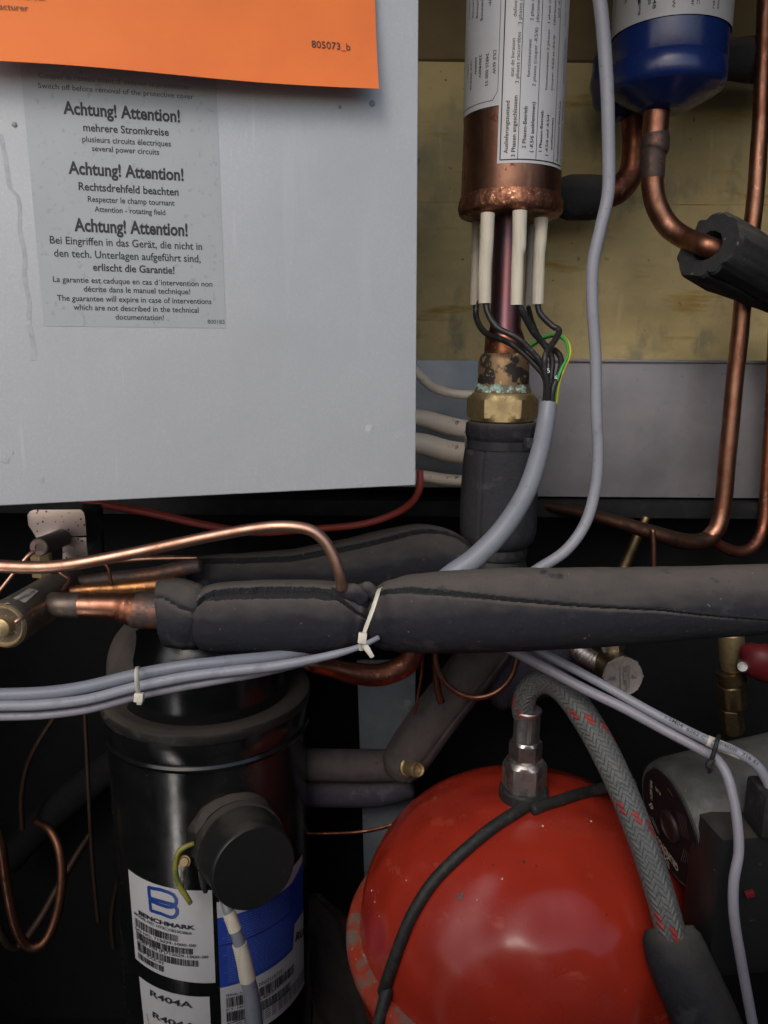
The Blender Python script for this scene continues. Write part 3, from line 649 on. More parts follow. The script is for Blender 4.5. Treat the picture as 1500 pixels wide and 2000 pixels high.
tube('socket', [(1280, 262, YFD, 25.5), (1280, 272, YFD, 27), (1279, 290, YFD, 27), (1276, 302, YFD, 23.5), (1275, 340, YFD, 22.5), (1275, 349, YFD, 21.8)], SCORCH, fe, 32, 30, cap='flat', prof=lambda th, s, t: 1 + .015 * noise.noise(Vector((math.cos(th) * 4, math.sin(th) * 4, s * 160))))
# second vessel behind the filter
sv = thing('rear_liquid_pipe', 'dark copper elbow behind the blue filter with black foam on its left end', 'copper pipe', P(1235, 330, .79))
tube('elbow', [(1240, 215, .80, 27), (1240, 270, .80, 24), (1238, 300, .80, 23), (1232, 340, .80, 24), (1205, 372, .80, 26), (1160, 385, .80, 27), (1120, 387, .80, 27)], COPDARK, sv, 32, 60)
tube('foam_end', [(1090, 386, .80, 36), (1115, 386, .80, 42), (1150, 386, .80, 42), (1172, 385, .80, 40), (1180, 384, .80, 34)], FOAMDK, sv, 40, 24)
bv = thing('blue_sight_vessel', 'dark blue rounded vessel mostly hidden behind the blue filter', 'vessel', P(1215, 180, .80))
tube('vessel_body', [(1215, 60, .80, 36), (1215, 120, .80, 56), (1216, 160, .80, 62), (1217, 190, .80, 58), (1222, 222, .80, 34)], DRUM, bv, 40, 30)
sb = tube('insulated_stub', [(1395, 116, .79, 34), (1430, 116, .79, 37), (1475, 117, .79, 41), (1560, 118, .79, 41)], FOAMDK, None, 40, 30); centre(sb); tag(sb, 'short dark foam sleeve running right from behind the blue filter', 'pipe insulation')
# tall copper pipe on the right
tp = thing('tall_copper_pipe', 'tall copper pipe descending at the right edge and bending left under the panel', 'copper pipe', P(1430, 700, .76))
tube('pipe', [(1497, -60, .775, 15), (1490, 120, .77, 15), (1480, 330, .765, 16), (1466, 470, .765, 16.5), (1450, 600, .765, 16.5), (1434, 760, .765, 16.5), (1420, 900, .765, 16.5), (1412, 985, .765, 16.5), (1402, 1030, .763, 16.5), (1384, 1052, .761, 16.5)], COPPER, tp, 28, 220, wob=.0005)
tube('dimmed_run', [(1400, 1034, .763, 16.4), (1380, 1054, .76, 16.6), (1340, 1058, .755, 16.2), (1280, 1042, .75, 15), (1200, 1018, .76, 13), (1110, 996, .79, 11), (1020, 980, .82, 9)], MAT('dimmed_dusty_copper', (.13, .06, .04), .5, 1, [('noise', 70, .4, .62, (.05, .03, .025), .7), ('up', 60, .3, 1.0, (.06, .04, .03), .8)], [(200, .0002)]), tp, 28, 90)  # darkened copper copy: the run's fade into shade is in the colour, with dust
tp2 = thing('far_right_copper_pipe', 'thinner dark copper pipe curling up at the far right edge', 'copper pipe', P(1480, 1020, .77))
tube('pipe', [(1512, 640, .79, 11), (1505, 800, .79, 11), (1496, 950, .79, 11), (1492, 1020, .788, 11.5), (1476, 1062, .784, 11.5), (1448, 1078, .78, 11.5), (1416, 1070, .776, 11), (1390, 1054, .772, 11)], COPDARK, tp2, 24, 120)
# foam block
fb = thing('foam_pipe_block', 'cut black foam sleeve around pipes at the right edge', 'pipe insulation', P(1420, 500, .70))
def fold(th, s, t): return 1 + .10 * math.sin(th * 2 + 1.0) + .05 * math.sin(th * 3 + s * 30) - .10 * seam(th + 1.0, .05)
lathe('foam_tube', P(1382, 480, .690), P(1540, 566, .755), [(.10, mr(P(1400, 490, .7), 24)), (0, mr(P(1400, 490, .7), 27)), (0, mr(P(1400, 490, .7), 56)), (.02, mr(P(1400, 490, .7), 60)), (.3, mr(P(1400, 490, .7), 61)), (.62, mr(P(1400, 490, .7), 60)), (.64, mr(P(1400, 490, .7), 52)), (.66, mr(P(1400, 490, .7), 58)), (1, mr(P(1400, 490, .7), 52))], FOAMDK, fb, 96,
      fn=lambda th, u, r: r * (1 + .16 * math.cos(th - 2.6) ** 2 + .03 * math.sin(3 * th + 1) + .05 * noise.noise(Vector((math.cos(th) * 5, math.sin(th) * 5, 3))) - (.12 * seam(th - .55, .045) if r > .02 else 0)) + (.0040 if r > mr(P(1400, 490, .7), 40) else .0008) * noise.noise(Vector((math.cos(th) * 3, math.sin(th) * 3, u * 4))))
# ---------------------------------------------------------------- foam covered pipe across the middle
def ad(a, b): return math.atan2(math.sin(a - b), math.cos(a - b))
def cutmat(o, m, inside):
    o.data.materials.append(m); uvl = o.data.uv_layers[0].data; k = len(o.data.materials) - 1
    for p in o.data.polygons:
        us = [uvl[l].uv[0] for l in p.loop_indices]; u = sum(us) / len(us)
        if max(us) - min(us) > .5: continue
        s = sum(uvl[l].uv[1] for l in p.loop_indices) / len(us)
        if inside(2 * math.pi * u, s): p.material_index = k
def lerp_tab(tab, x):
    if x <= tab[0][0]: return tab[0][1]
    for (a, b), (c, d) in zip(tab, tab[1:]):
        if x <= c: return b + (d - b) * (x - a) / (c - a)
    return tab[-1][1]
def slit_foam(name, pts, m, parent, tab, width, depth, lip=.03, seg=200, n=160, lump=.022, mc=FOAMCUT):
    """tab: (fraction, angle deg) of the slit; width in rad as (fraction, w) table"""
    def prof(th, s, t):
        a = rad(lerp_tab(tab, t)); w = lerp_tab(width, t); d = ad(th, a)
        jag = .35 * w * noise.noise(Vector((s * 260, 3, 0))) + .25 * w * noise.noise(Vector((s * 900, 7, 0)))
        k = 1 / (1 + math.exp(min(50, (abs(d + jag) - w) / .012)))
        x = 1 - depth * k
        if d < 0: x += lip * math.exp(-((d + w) / .35) ** 2) * (1 - k)
        x += lump * noise.noise(Vector((math.cos(th) * 1.6, math.sin(th) * 1.6, s * 16))) + .008 * noise.noise(Vector((math.cos(th) * 5, math.sin(th) * 5, s * 90))) + k * .03 * noise.noise(Vector((th * 30, s * 700, 0)))
        return x
    o = tube(name, pts, m, parent, seg, n, prof=prof)
    L = max(l.uv[1] for l in o.data.uv_layers[0].data)
    cutmat(o, mc, lambda th, s: abs(ad(th, rad(lerp_tab(tab, s / L)))) < lerp_tab(width, s / L) * 1.02)
    return o
YP = .535
ip = thing('insulated_cross_pipe', 'long pipe in black slit foam running across the middle, dusty along its top', 'insulated pipe', P(725, 1275, YP))
o = slit_foam('foam_sleeve', [(722, 1212, YP, 44), (728, 1211, YP, 54), (745, 1208, YP, 63), (775, 1202, YP, 72), (820, 1197, YP, 78), (900, 1194, YP, 81), (1000, 1190, YP, 82), (1120, 1187, YP, 79), (1250, 1182, YP, 75), (1400, 1175, YP, 70), (1600, 1164, YP, 66)], FOAMD, ip,
    [(0, 20), (.05, 30), (.12, 42), (.3, 60), (.45, 70), (.62, 80), (.75, 96), (.9, 112), (1, 116)], [(0, .03), (.1, .06), (.3, .028), (.5, .02), (1, .02)], .07, lip=.045, n=240)
o['label'] = 'longer sleeve right of the white cable tie'
o = slit_foam('foam_sleeve', [(384, 1212, YP, 52), (390, 1211, YP, 60), (405, 1209, YP, 65), (440, 1206, YP, 70), (520, 1204, YP, 72), (610, 1204, YP, 72), (670, 1206, YP, 69), (700, 1209, YP, 60), (719, 1212, YP, 45)], FOAMD, ip,
    [(0, 60), (.1, 36), (.2, 34), (.7, 34), (.82, 40), (.92, 60), (1, 70)], [(0, .02), (.08, .05), (.16, .13), (.55, .14), (.76, .12), (.82, .03), (1, .02)], .14, lip=.07)
o['label'] = 'shorter sleeve left of the white cable tie with a torn gap'
o = tube('foam_end_piece', [(325, 1197, YP + .003, 66), (332, 1196, YP + .003, 68), (350, 1198, YP + .002, 69), (372, 1204, YP, 67), (388, 1208, YP, 62), (396, 1209, YP, 58)], FOAMD, ip, 96, 50, cap='flat',
    prof=lambda th, s, t: 1 + .05 * noise.noise(Vector((math.cos(th) * 2, math.sin(th) * 2, s * 30))) - .07 * math.exp(-((ad(th, .75 + s * 12)) / .05) ** 2))
tube('foam_scrap', [(652, 1148, YP - .01, 8), (668, 1153, YP - .012, 15), (690, 1158, YP - .014, 19), (706, 1170, YP - .014, 15), (716, 1182, YP - .013, 7)], FOAMD, ip, 30, 30, wob=.001, prof=lambda th, s, t: 1 + .2 * noise.noise(Vector((math.cos(th), math.sin(th), s * 70))))
tube('foam_scrap', [(700, 1150, YP - .006, 10), (716, 1152, YP - .008, 17), (728, 1162, YP - .01, 14), (733, 1178, YP - .012, 6)], FOAMD, ip, 30, 30, wob=.001)
flat = lambda a: (lambda th, s, t: 1 / math.sqrt((math.cos(th) / a) ** 2 + math.sin(th) ** 2))
ct = thing('white_cable_tie', 'white cable tie cinched round the foam pipe with its cut tail below', 'cable tie', P(710, 1250, .478))
tube('strap', [(745, 1148, .52, 4), (740, 1152, .500, 4.6), (735, 1168, .489, 4.8), (726, 1195, .483, 5), (716, 1222, .482, 5), (708, 1245, .483, 5)], TIEW, ct, 16, 40, prof=flat(.3), ref=Vector((0, -1, 0)))
h = P(708, 1246, .480); bx_ = CAMROT @ Vector((1, -.1, 0)); by_ = CAMROT @ Vector((.1, 1, 0))
box('head', h, (mr(h, 17), mr(h, 21), .005), TIEW, ct, .0007, X=bx_, Y=by_)
tube('tail', [(708, 1254, .481, 4.5), (706, 1262, .482, 4.5), (705, 1270, .483, 4.5)], TIEW, ct, 12, 8, prof=flat(.3), ref=Vector((0, -1, 0)))
tube('tail', [(710, 1258, .480, 5), (716, 1266, .479, 6), (722, 1275, .478, 5), (727, 1283, .478, 4.5)], TIEW, ct, 12, 10, prof=flat(.3), ref=Vector((0, -1, 0)))
# second foam pipe behind
ip2 = thing('rear_insulated_pipe', 'foam pipe behind the middle one, curving down at its right end', 'insulated pipe', P(700, 1160, .63))
slit_foam('foam_sleeve', [(376, 1130, .62, 30), (380, 1130, .62, 38), (400, 1129, .62, 45), (460, 1128, .62, 48), (560, 1126, .625, 53), (660, 1115, .63, 60), (760, 1098, .64, 65), (820, 1090, .645, 67), (862, 1102, .65, 66), (886, 1140, .65, 62), (892, 1200, .65, 60)], FOAMD, ip2,
    [(0, 28), (.3, 36), (.6, 34), (.8, 22), (1, 10)], [(0, .13), (.35, .09), (.55, .05), (.8, .03), (.9, .01), (1, .01)], .10, lip=.04, mc=FOAMCUT)
# ---------------------------------------------------------------- copper capillary over the foam
cl = thing('bent_copper_line', 'bright bent copper line arching over the foam pipes at the left', 'copper pipe', P(300, 1080, .52))
tube('pipe', [(-60, 1100, .50, 13.5), (0, 1106, .50, 13), (80, 1108, .50, 12.5), (150, 1101, .50, 12), (260, 1080, .505, 11.5), (400, 1050, .51, 11.3), (500, 1032, .515, 11.3), (560, 1028, .515, 11.5), (605, 1035, .515, 11.5), (632, 1055, .515, 11.5), (650, 1085, .515, 11.5), (662, 1118, .515, 11), (668, 1150, .517, 11)], COPPINK, cl, 32, 200)
# red wire
rw = tube('red_wire', [(150, 972, .66, 8), (200, 985, .66, 8), (300, 1003, .66, 8), (400, 1025, .66, 7.5), (500, 1040, .665, 7), (600, 1034, .67, 7), (700, 1025, .665, 7), (760, 1008, .66, 7), (800, 985, .65, 7), (819, 955, .64, 7), (820, 920, .64, 7)], REDWIRE, None, 18, 120); centre(rw); tag(rw, 'dull red wire sagging under the bottom edge of the grey box', 'wire')
# ---------------------------------------------------------------- left: bracket with rod
br = thing('bracket_plate', 'small pinkish metal bracket with slot below the left end of the grey box', 'bracket', P(110, 1083, .60))
YB2 = .60
PINKM = MAT('pinkish_zinc_plate', (.50, .41, .39), .38, .8, [('noise', 40, .5, .8, (.40, .38, .40), None), ('voro', 190, .20, .12, (.10, .05, .04), .7), ('noise', 320, .64, .68, (.12, .06, .04), .7)], [(300, .00008)])
def plate(name, pts, y, th, m, parent, bev=.0004):
    return prism(name, [P(a, b, y) for a, b in pts], (0, th, 0), m, parent, bev)
plate('upper_plate', [(65, 996), (156, 995), (163, 1000), (166, 1010), (169, 1046), (120, 1049), (70, 1050), (62, 1036), (55, 1026), (53, 1006), (58, 999)], YB2, .002, PINKM, br)
plate('lower_plate', [(122, 1051), (168, 1050), (172, 1090), (122, 1092)], YB2 + .001, .002, PINKM, br)
rd = thing('rubber_bushing', 'brown rubber bushing with hollow end in front of the metal bracket', 'bushing', P(90, 1068, .57))
RUBR = MAT('brown_rubber', (.055, .042, .040), .55, 0, [('noise', 150, .5, .7, (.09, .06, .055), .6)], [(300, .0002)])
p0, p1 = P(122, 1050, .60), P(76, 1069, .552); R1 = mr(p1, 18.5)
lathe('sleeve', p0, p1, [(0, R1), (.97, R1), (1, R1 * .95)], RUBR, rd, 40)
d_ = (p1 - p0).normalized()
lathe('end_face', p1 - d_ * .0005, p1 + d_ * .0008, [(0, R1 * .9), (1, R1 * .86), (1, R1 * .38), (-3, R1 * .34), (-3.1, .00001)], MAT('worn_rubber_face', (.20, .12, .10), .5, 0, [('noise', 150, .45, .6, (.10, .07, .06), None)], [(300, .0003)]), rd, 40)
tube('rod', [(80, 1072, .556, 4.5), (62, 1080, .55, 4.5), (44, 1098, .545, 4), (20, 1128, .54, 4), (-10, 1165, .535, 4), (-40, 1200, .53, 4)], COPPINK, rd, 14, 50)
fp_ = thing('brass_fitting', 'small brass fitting beneath the rubber bushing, crossed by the copper line', 'fitting', P(80, 1120, .57))
p0, p1 = P(80, 1082, .575), P(84, 1124, .575); q = mr(p0, 21)
lathe('nut', p0, p1, [(0, q * .8), (.02, q), (.3, q), (.34, q * .8), (.7, q * .8), (.74, q * .95), (1, q * .95)], BRASS, fp_, 48, fn=hexfn(q * .98, off=.2), sharp=25)
# small copper hook behind
hk = tube('copper_capillary', [(196, 1098, .56, 3.5), (207, 1104, .56, 3.5), (213, 1116, .56, 3.5), (217, 1140, .56, 3.5)], COPDARK, None, 12, 30); centre(hk); tag(hk, 'thin copper capillary hooking down onto the pipe, right of the brass fitting', 'copper pipe')
# dark disc behind bracket
dd = thing('dark_pulley_plate', 'dark round plate and post just right of the metal bracket', 'plate', P(180, 1060, .64))
lathe('disc', P(165, 1028, .64), P(165, 1028, .632), [(0, mr(P(165, 1028, .64), 34)), (1, mr(P(165, 1028, .64), 34))], DARK, dd, 40)
plate('post', [(160, 985), (196, 985), (200, 1085), (168, 1085)], .655, .006, DARK, dd)
# ---------------------------------------------------------------- expansion valve body (lower left of the bracket)
ev = thing('valve_body', 'stubby brass valve cylinder with paper label at the left edge', 'valve', P(60, 1230, .54))
a0, a1 = P(140, 1140, .60), P(8, 1222, .50); Rv = mr(a1, 47); Lv = (a1 - a0).length
VALV = MAT('weathered_valve_brass', (.24, .19, .12), .45, .85, [('noise', 30, .42, .62, (.13, .105, .085), .6), ('up', 60, .55, 1.2, (.16, .145, .13), .7), ('noise', 240, .6, .7, (.4, .33, .16), .4)], [(300, .0002)])
lathe('body', a0, a1, [(0, Rv * .5), (0, Rv * .86), (.25, Rv * .9), (.27, Rv * .97), (.88, Rv * .98), (.9, Rv), (.985, Rv), (1, Rv * .97)], VALV, ev, 64)
dv = (a1 - a0).normalized()
lathe('end_cap', a1 - dv * .001, a1 + dv * .006, [(0, Rv * .95), (.3, Rv * .93), (.5, Rv * .86), (.15, Rv * .8), (.1, Rv * .45), (.9, Rv * .40), (1.0, Rv * .34), (1.1, .00001)], BRASS, ev, 64)
tube('probe', [(30, 1216, .495, 4.5), (45, 1205, .50, 4.5), (75, 1186, .52, 4.5), (110, 1160, .55, 4), (135, 1135, .57, 3.5), (125, 1125, .575, 3.5), (105, 1110, .58, 3.5)], COPPINK, ev, 14, 50, wob=.0003)
class AxCyl:    # cylinder round any axis, (u along the axis, w round it)
    def __init__(s, p0, p1, r, up):
        s.p = p0; s.a = (p1 - p0).normalized(); s.r = r; s.n = (up - s.a * up.dot(s.a)).normalized(); s.b = s.a.cross(s.n)
    def uv(s, px, py):
        d = ray(px, py); o = CAMLOC - s.p; dp = d - s.a * d.dot(s.a); op = o - s.a * o.dot(s.a)
        A = dp.dot(dp); B = 2 * dp.dot(op); C = op.dot(op) - s.r ** 2; q = max(0, B * B - 4 * A * C); k = (-B - math.sqrt(q)) / (2 * A)
        h = CAMLOC + d * k - s.p; return Vector((h.dot(s.a), math.atan2(h.dot(s.b), h.dot(s.n)) * s.r))
    def pos(s, u, w, off): t = w / s.r; return s.p + s.a * u + (s.n * math.cos(t) + s.b * math.sin(t)) * (s.r + off)
ac = AxCyl(a0, a1, Rv * .98, Vector((0, 0, 1)))
lb_ = patch('paper_label', ac, [(6, 1182), (50, 1177), (75, 1155), (56, 1150)], .0003, MAT('aged_paper', (.42, .40, .34), .6, 0, [('noise', 120, .45, .7, (.33, .31, .27), None)]), ev, 10, 10)
pr = Print(ac, .0006)
pr.quad([(58, 1160), (66, 1157), (69, 1154), (61, 1156)])
for k in range(3): pr.line((24 + k * 6, 1176 - k), (50 + k * 5, 1163 - k), 1.2, 3)
pr.done('printed_marks', INKG, lb_)
# copper pipes into the foam
cpz = thing('thick_copper_pipe', 'thick copper pipe with dark brazed joint entering the left foam end', 'copper pipe', P(230, 1190, YP))
tube('worn_tip', [(78, 1170, YP + .03, 19), (96, 1177, YP + .012, 21), (114, 1181, YP, 24), (140, 1182, YP, 25), (158, 1182, YP, 25.6)], MAT('grey_worn_copper', (.22, .17, .14), .5, .8, [('noise', 70, .45, .65, (.13, .11, .1), .6)], [(300, .0003)]), cpz, 36, 16)
tube('pipe', [(150, 1182, YP, 25), (200, 1183, YP, 26), (228, 1184, YP, 27), (246, 1187, YP, 31), (262, 1190, YP, 34), (272, 1191, YP, 35), (300, 1192, YP, 35)], COPPER, cpz, 48, 50, prof=lambda th, s, t: 1 + .006 * noise.noise(Vector((math.cos(th) * 3, math.sin(th) * 3, s * 150))))
tube('brazed_joint', [(264, 1190, YP, 33), (268, 1191, YP, 36), (300, 1192, YP, 36.5), (340, 1194, YP, 36)], SCORCH, cpz, 48, 30, prof=lambda th, s, t: 1 + .02 * noise.noise(Vector((math.cos(th) * 5, math.sin(th) * 5, s * 220))))
c2 = thing('orange_copper_pipe', 'thinner copper pipe just above the thick one with a rough brazed section', 'copper pipe', P(250, 1150, .56))
tube('pipe', [(140, 1156, .565, 11), (180, 1152, .565, 12), (225, 1150, .565, 13), (240, 1149, .565, 15.5), (300, 1144, .565, 16), (345, 1140, .565, 16)], MAT('brazed_copper', (.52, .24, .09), .38, 1, [('noise', 55, .42, .62, (.26, .13, .07), .5), ('noise', 260, .58, .7, (.66, .4, .18), .35)], [(260, .0003)]), c2, 30, 40)
c3 = tube('purple_copper_pipe', [(150, 1138, .59, 13), (220, 1130, .59, 14), (300, 1122, .59, 15), (345, 1112, .59, 15), (390, 1104, .59, 15)], SCORCH, None, 30, 30); centre(c3); tag(c3, 'dark purple copper pipe behind and above the thinner orange one', 'copper pipe')
c4 = tube('short_copper_pipe', [(215, 1095, .60, 8), (300, 1091, .60, 5.5), (350, 1090, .60, 4.5), (386, 1090, .60, 4.2)], COPPINK, None, 20, 20, cap='flat'); centre(c4); tag(c4, 'short copper stub ending at the rear foam pipe, under the bright bent line', 'copper pipe')
# ---------------------------------------------------------------- cables lower left, with tie
YC = .50
for lb, m, q in [('top and thickest cable of the grey bundle sagging at the lower left', GREYPVC, [(-60, 1357, YC, 13), (0, 1357, YC, 13), (90, 1353, YC, 12.8), (170, 1341, YC, 12.6), (268, 1318, YC, 12.5), (360, 1302, YC, 12), (450, 1292, .505, 12), (540, 1282, .515, 12), (620, 1268, .53, 12)]),
                 ('middle light grey cable of the lower left bundle', GREYPVC2, [(-60, 1379, YC - .004, 10.5), (0, 1379, YC - .004, 10.5), (90, 1376, YC - .004, 10.5), (170, 1366, YC - .004, 10.5), (262, 1342, YC - .005, 10.5), (350, 1325, YC - .004, 10.5), (450, 1312, YC, 10.5), (550, 1299, .50, 10), (640, 1281, .502, 8), (700, 1264, .505, 6), (740, 1245, .51, 5)]),
                 ('lowest grey cable of the lower left bundle, merging behind the middle one', LILAC, [(-60, 1399, YC, 8.5), (0, 1399, YC, 8.5), (90, 1396, YC, 8.5), (170, 1385, YC, 8.5), (265, 1360, YC, 8.5), (350, 1342, YC, 8.5), (430, 1328, YC + .003, 8.5), (500, 1316, .508, 8.5), (580, 1298, .51, 8), (660, 1276, .512, 8)]),
                 ('thin cable squeezed between the middle and lowest ones of the lower left bundle', GREYPVC, [(-60, 1392, YC + .004, 5), (0, 1392, YC + .004, 5), (90, 1389, YC + .004, 5), (170, 1377, YC + .004, 5), (265, 1354, YC + .004, 5), (350, 1336, YC + .005, 5), (430, 1323, YC + .006, 5), (520, 1308, .51, 5)])]:
    c = tube('grey_cable', q, m, None, 24, 130, wob=.0007); centre(c); tag(c, lb, 'cable', 'grey cables bundled at the lower left')
ct = thing('small_white_cable_tie', 'small white cable tie hanging round the lower left cable bundle', 'cable tie', P(271, 1360, .485))
tube('strap', [(272, 1303, .495, 4), (268, 1307, .484, 5), (267, 1325, .480, 5.2), (269, 1345, .480, 5.2), (271, 1358, .482, 5)], TIEW, ct, 16, 30, prof=flat(.3), ref=Vector((0, -1, 0)))
h = P(272, 1362, .481); box('head', h, (mr(h, 18), mr(h, 18), .005), TIEW, ct, .0008, X=bx_, Y=by_)
h = P(273, 1372, .482); box('tail', h, (mr(h, 10), mr(h, 8), .003), TIEW, ct, .0005, X=bx_, Y=by_)
# ---------------------------------------------------------------- compressor
YK = .72; kc = P(406, 1350, YK); kr = mr(kc, 196); KT = Matrix.Identity(3)
KP = P(406, 1339, YK); kd = Vector((0, 0, -1))
def K(d): return KP + kd * d      # d metres below the rim
cpz = thing('compressor', 'black upright compressor cylinder with white and blue labels at the lower left', 'compressor', K(.5))
def kl(name, rows, m, seg=128, fn=None):
    p0, p1 = K(rows[0][0]), K(rows[-1][0]); L = (p1 - p0).length
    return lathe(name, p0, p1, [((d - rows[0][0]) / L, kr * r) for d, r in rows], m, cpz, seg, fn=fn)
kl('top_shell', [(-.100, .05), (-.098, .30), (-.090, .52), (-.074, .70), (-.050, .78), (-.02, .80), (.002, .805)], BLACKP)
kl('rim', [(.003, .79), (.0025, .83), (.000, .90), (-.0005, .96), (.0015, 1.005), (.006, 1.02), (.011, 1.01), (.012, .98)], BLACKD, fn=lambda th, u, r: r + .0006 * noise.noise(Vector((math.cos(th) * 9, math.sin(th) * 9, u * 4))))
kl('upper_band', [(.010, .985), (.012, .995), (.030, .995), (.0325, .985)], BLACKP)
kl('body_shell', [(.031, .95), (.0325, .995), (.035, 1.008), (.0375, 1.003), (.040, .975), (.06, .972), (.42, .972)], BLACKP, fn=lambda th, u, r: r)
ks = Cyl((KP.x, KP.y, 0), kr * .972)
lw = patch('white_maker_label', ks, [(265, 1871), (421, 1919), (414, 1738), (251, 1697)], .0003, WHITEL, cpz, 30, 4); lw['label'] = 'white label with blue B logo and barcodes'
def lp(zx, zy): return (240 + zx / 7.5, 1690 + zy / 7.5)
pr = Print(ks, .0007)
W = 7.5
for path in ([(398, 478), (383, 318), (560, 352), (680, 392), (745, 428), (785, 490), (785, 545), (765, 590), (715, 608), (640, 600), (400, 508), (415, 655), (560, 700), (705, 755), (760, 748), (798, 700), (800, 650), (772, 600)], [(392, 468), (560, 520), (740, 566)]):
    q = [ks.uv(*lp(*p)) for p in path]; sm = cat_rom([Vector((a.x, a.y, 0)) for a in q], [1] * len(q), 60) if False else None
    for a, b in zip(q, q[1:]):
        D = (b - a).normalized() * mr(KP, 1.2); pr.line(a - D, b + D, W, 2)
pr.done('blue_logo', LOGOB, lw)
pr = Print(ks, .0009)
pr.text('BENCHMARK', lp(240, 705), lp(1068, 932), 8.5, .045)
for t, a, b, h in [('MODEL NO. H73CXB53DBEA', (178, 705), (1020, 1012), 6), ('S/N NO. 715029-1000-00', (190, 925), (1070, 1188), 6), ('CUST P/N (P)715029-1000-00', (215, 1085), (1252, 1352), 6), ('REV XXX-03', (235, 1240), (600, 1450), 6)]:
    pr.text(t, lp(*a), lp(*b), h, .012)
rnd = random.Random(3)
def barcode(pr, tl, bl, tr, br):
    q = [ks.uv(*c) for c in (bl, br, tr, tl)]; x = 0; Wd = (q[1] - q[0]).length; u = Wd / (Wd / .00052)
    t = 0
    while t < 1:
        w = rnd.choice((1, 1, 2, 3)) * .00042 / Wd; g_ = rnd.choice((1, 1, 2)) * .00046 / Wd
        a, b = t, min(1, t + w); pr.quad([q[0].lerp(q[1], a), q[0].lerp(q[1], b), q[3].lerp(q[2], b), q[3].lerp(q[2], a)]); t += w + g_
for c in ([(185, 752), (190, 872), (825, 1022), (825, 1115)], [(205, 945), (215, 1055), (1030, 1212), (1030, 1300)], [(222, 1100), (230, 1215), (1110, 1385), (1110, 1475)], [(232, 1262), (240, 1350), (612, 1475), (612, 1560)]):
    barcode(pr, *[lp(*p) for p in c])
pr.done('printed_text', INK, lw)
lr = patch('refrigerant_label', ks, [(283, 2010), (414, 2052), (409, 1946), (272, 1906)], .0003, WHITEL, cpz, 30, 4); lr['label'] = 'white label reading R404A'
pr = Print(ks, .0007); pr.text('R404A', (294, 1942.5), (377, 1967.5), 12.5, .03); pr.text('R404A', (299, 1985), (384, 2009), 12.5, .03); pr.text('900018', (286, 1978), (291, 2000), 4, 0)
pr.done('printed_text', INK, lr)
# right hand label
ua = ks.uv(423, 1762); ub = ks.uv(435, 2000); uR = ks.uv(592, 1800).x; zsh = 0
z_bt = ks.uv(423, 1793).y; z_bb = ks.uv(429, 1929).y; zL = ks.uv(426, 1847).y
rl = patch('rating_label', ks, [Vector((ua.x, ub.y - .02)), Vector((uR, ub.y - .02)), Vector((uR, ua.y)), Vector((ua.x, ua.y))], .0003, WHITEL, cpz, 40, 4)
rl['label'] = 'large label with blue panel and barcodes, right of the white one'
uB = ks.uv(571, 1853).x; kz = (ks.uv(571, 1853).y - z_bb)
bpn = patch('blue_panel', ks, [Vector((ua.x, z_bb)), Vector((uB, z_bb + kz * .6)), Vector((uB + .012, z_bt + kz * .6)), Vector((ua.x, z_bt))], .0006, BLUEL, rl, 40, 4)
b2 = patch('blue_panel', ks, [Vector((uB, z_bb + kz * .6 + .026)), Vector((uR, z_bb + kz * .6 + .028)), Vector((uR, z_bt + kz * .6 + .01)), Vector((uB, z_bt + kz * .6))], .00065, BLUEL, rl, 12, 2)
pr = Print(ks, .0008)
for i in range(26):
    z = z_bt - .004 - i * (z_bt - z_bb - .006) / 26; u = ua.x + .004 + (.004 if i % 7 else 0)
    if abs(z - zL) < .0012: continue
    end = uB - .004 - rnd.random() * .012 * (i % 4 == 3)
    while u < end:
        w = rnd.uniform(.0012, .005); e = min(end, u + w); f0 = (u - ua.x) / (uB - ua.x); dz = kz * .6 * f0
        pr.quad([Vector((u, z + dz)), Vector((e, z + dz)), Vector((e, z + dz + .0008)), Vector((u, z + dz + .0008))]); u = e + .0009
pr.done('tiny_print', BLUEINK, rl)
pr = Print(ks, .0008)
pr.line(Vector((ua.x, zL)), Vector((uB, zL + kz * .6)), 2, 12)
pr.text('RU', (575, 1838), (591, 1826), 15, .05)
for tl, bl_, tr, br_ in (((441.3, 1948), (442.7, 1967.3), (482.7, 1938.7), (483.3, 1957)), ((505.3, 1929.3), (506.7, 1947), (572, 1882), (572, 1900)), ((442, 1976), (442.7, 1995), (487.3, 1965.3), (488, 1984)), ((508, 1956), (510.7, 1973), (565.3, 1916), (565.3, 1933))):
    barcode(pr, tl, bl_, tr, br_)
for t, a, b, h in [('SERIAL NO.', (440.7, 1946), (482, 1936), 5), ('20G2115772', (504, 1926), (550, 1898), 7), ('P.T. NO.', (442, 1974), (482, 1964), 5), ('1402317', (508, 1953), (545, 1928), 6)]: pr.text(t, a, b, h, .01)
zq = ks.uv(441, 1999).y; pr.line(Vector((ua.x + .005, zq)), Vector((uR, zq + kz * .6)), 2, 16)
for r_ in range(5):
    for c_ in range(14):
        u = ua.x + .006 + c_ * .0075; f0 = (u - ua.x) / (uB - ua.x); z = zq - .003 - r_ * .0024 + kz * .6 * f0
        pr.quad([Vector((u, z)), Vector((u + .0058, z + .0003)), Vector((u + .0058, z + .0012)), Vector((u, z + .0009))])
pr.done('printed_text', INK, rl)
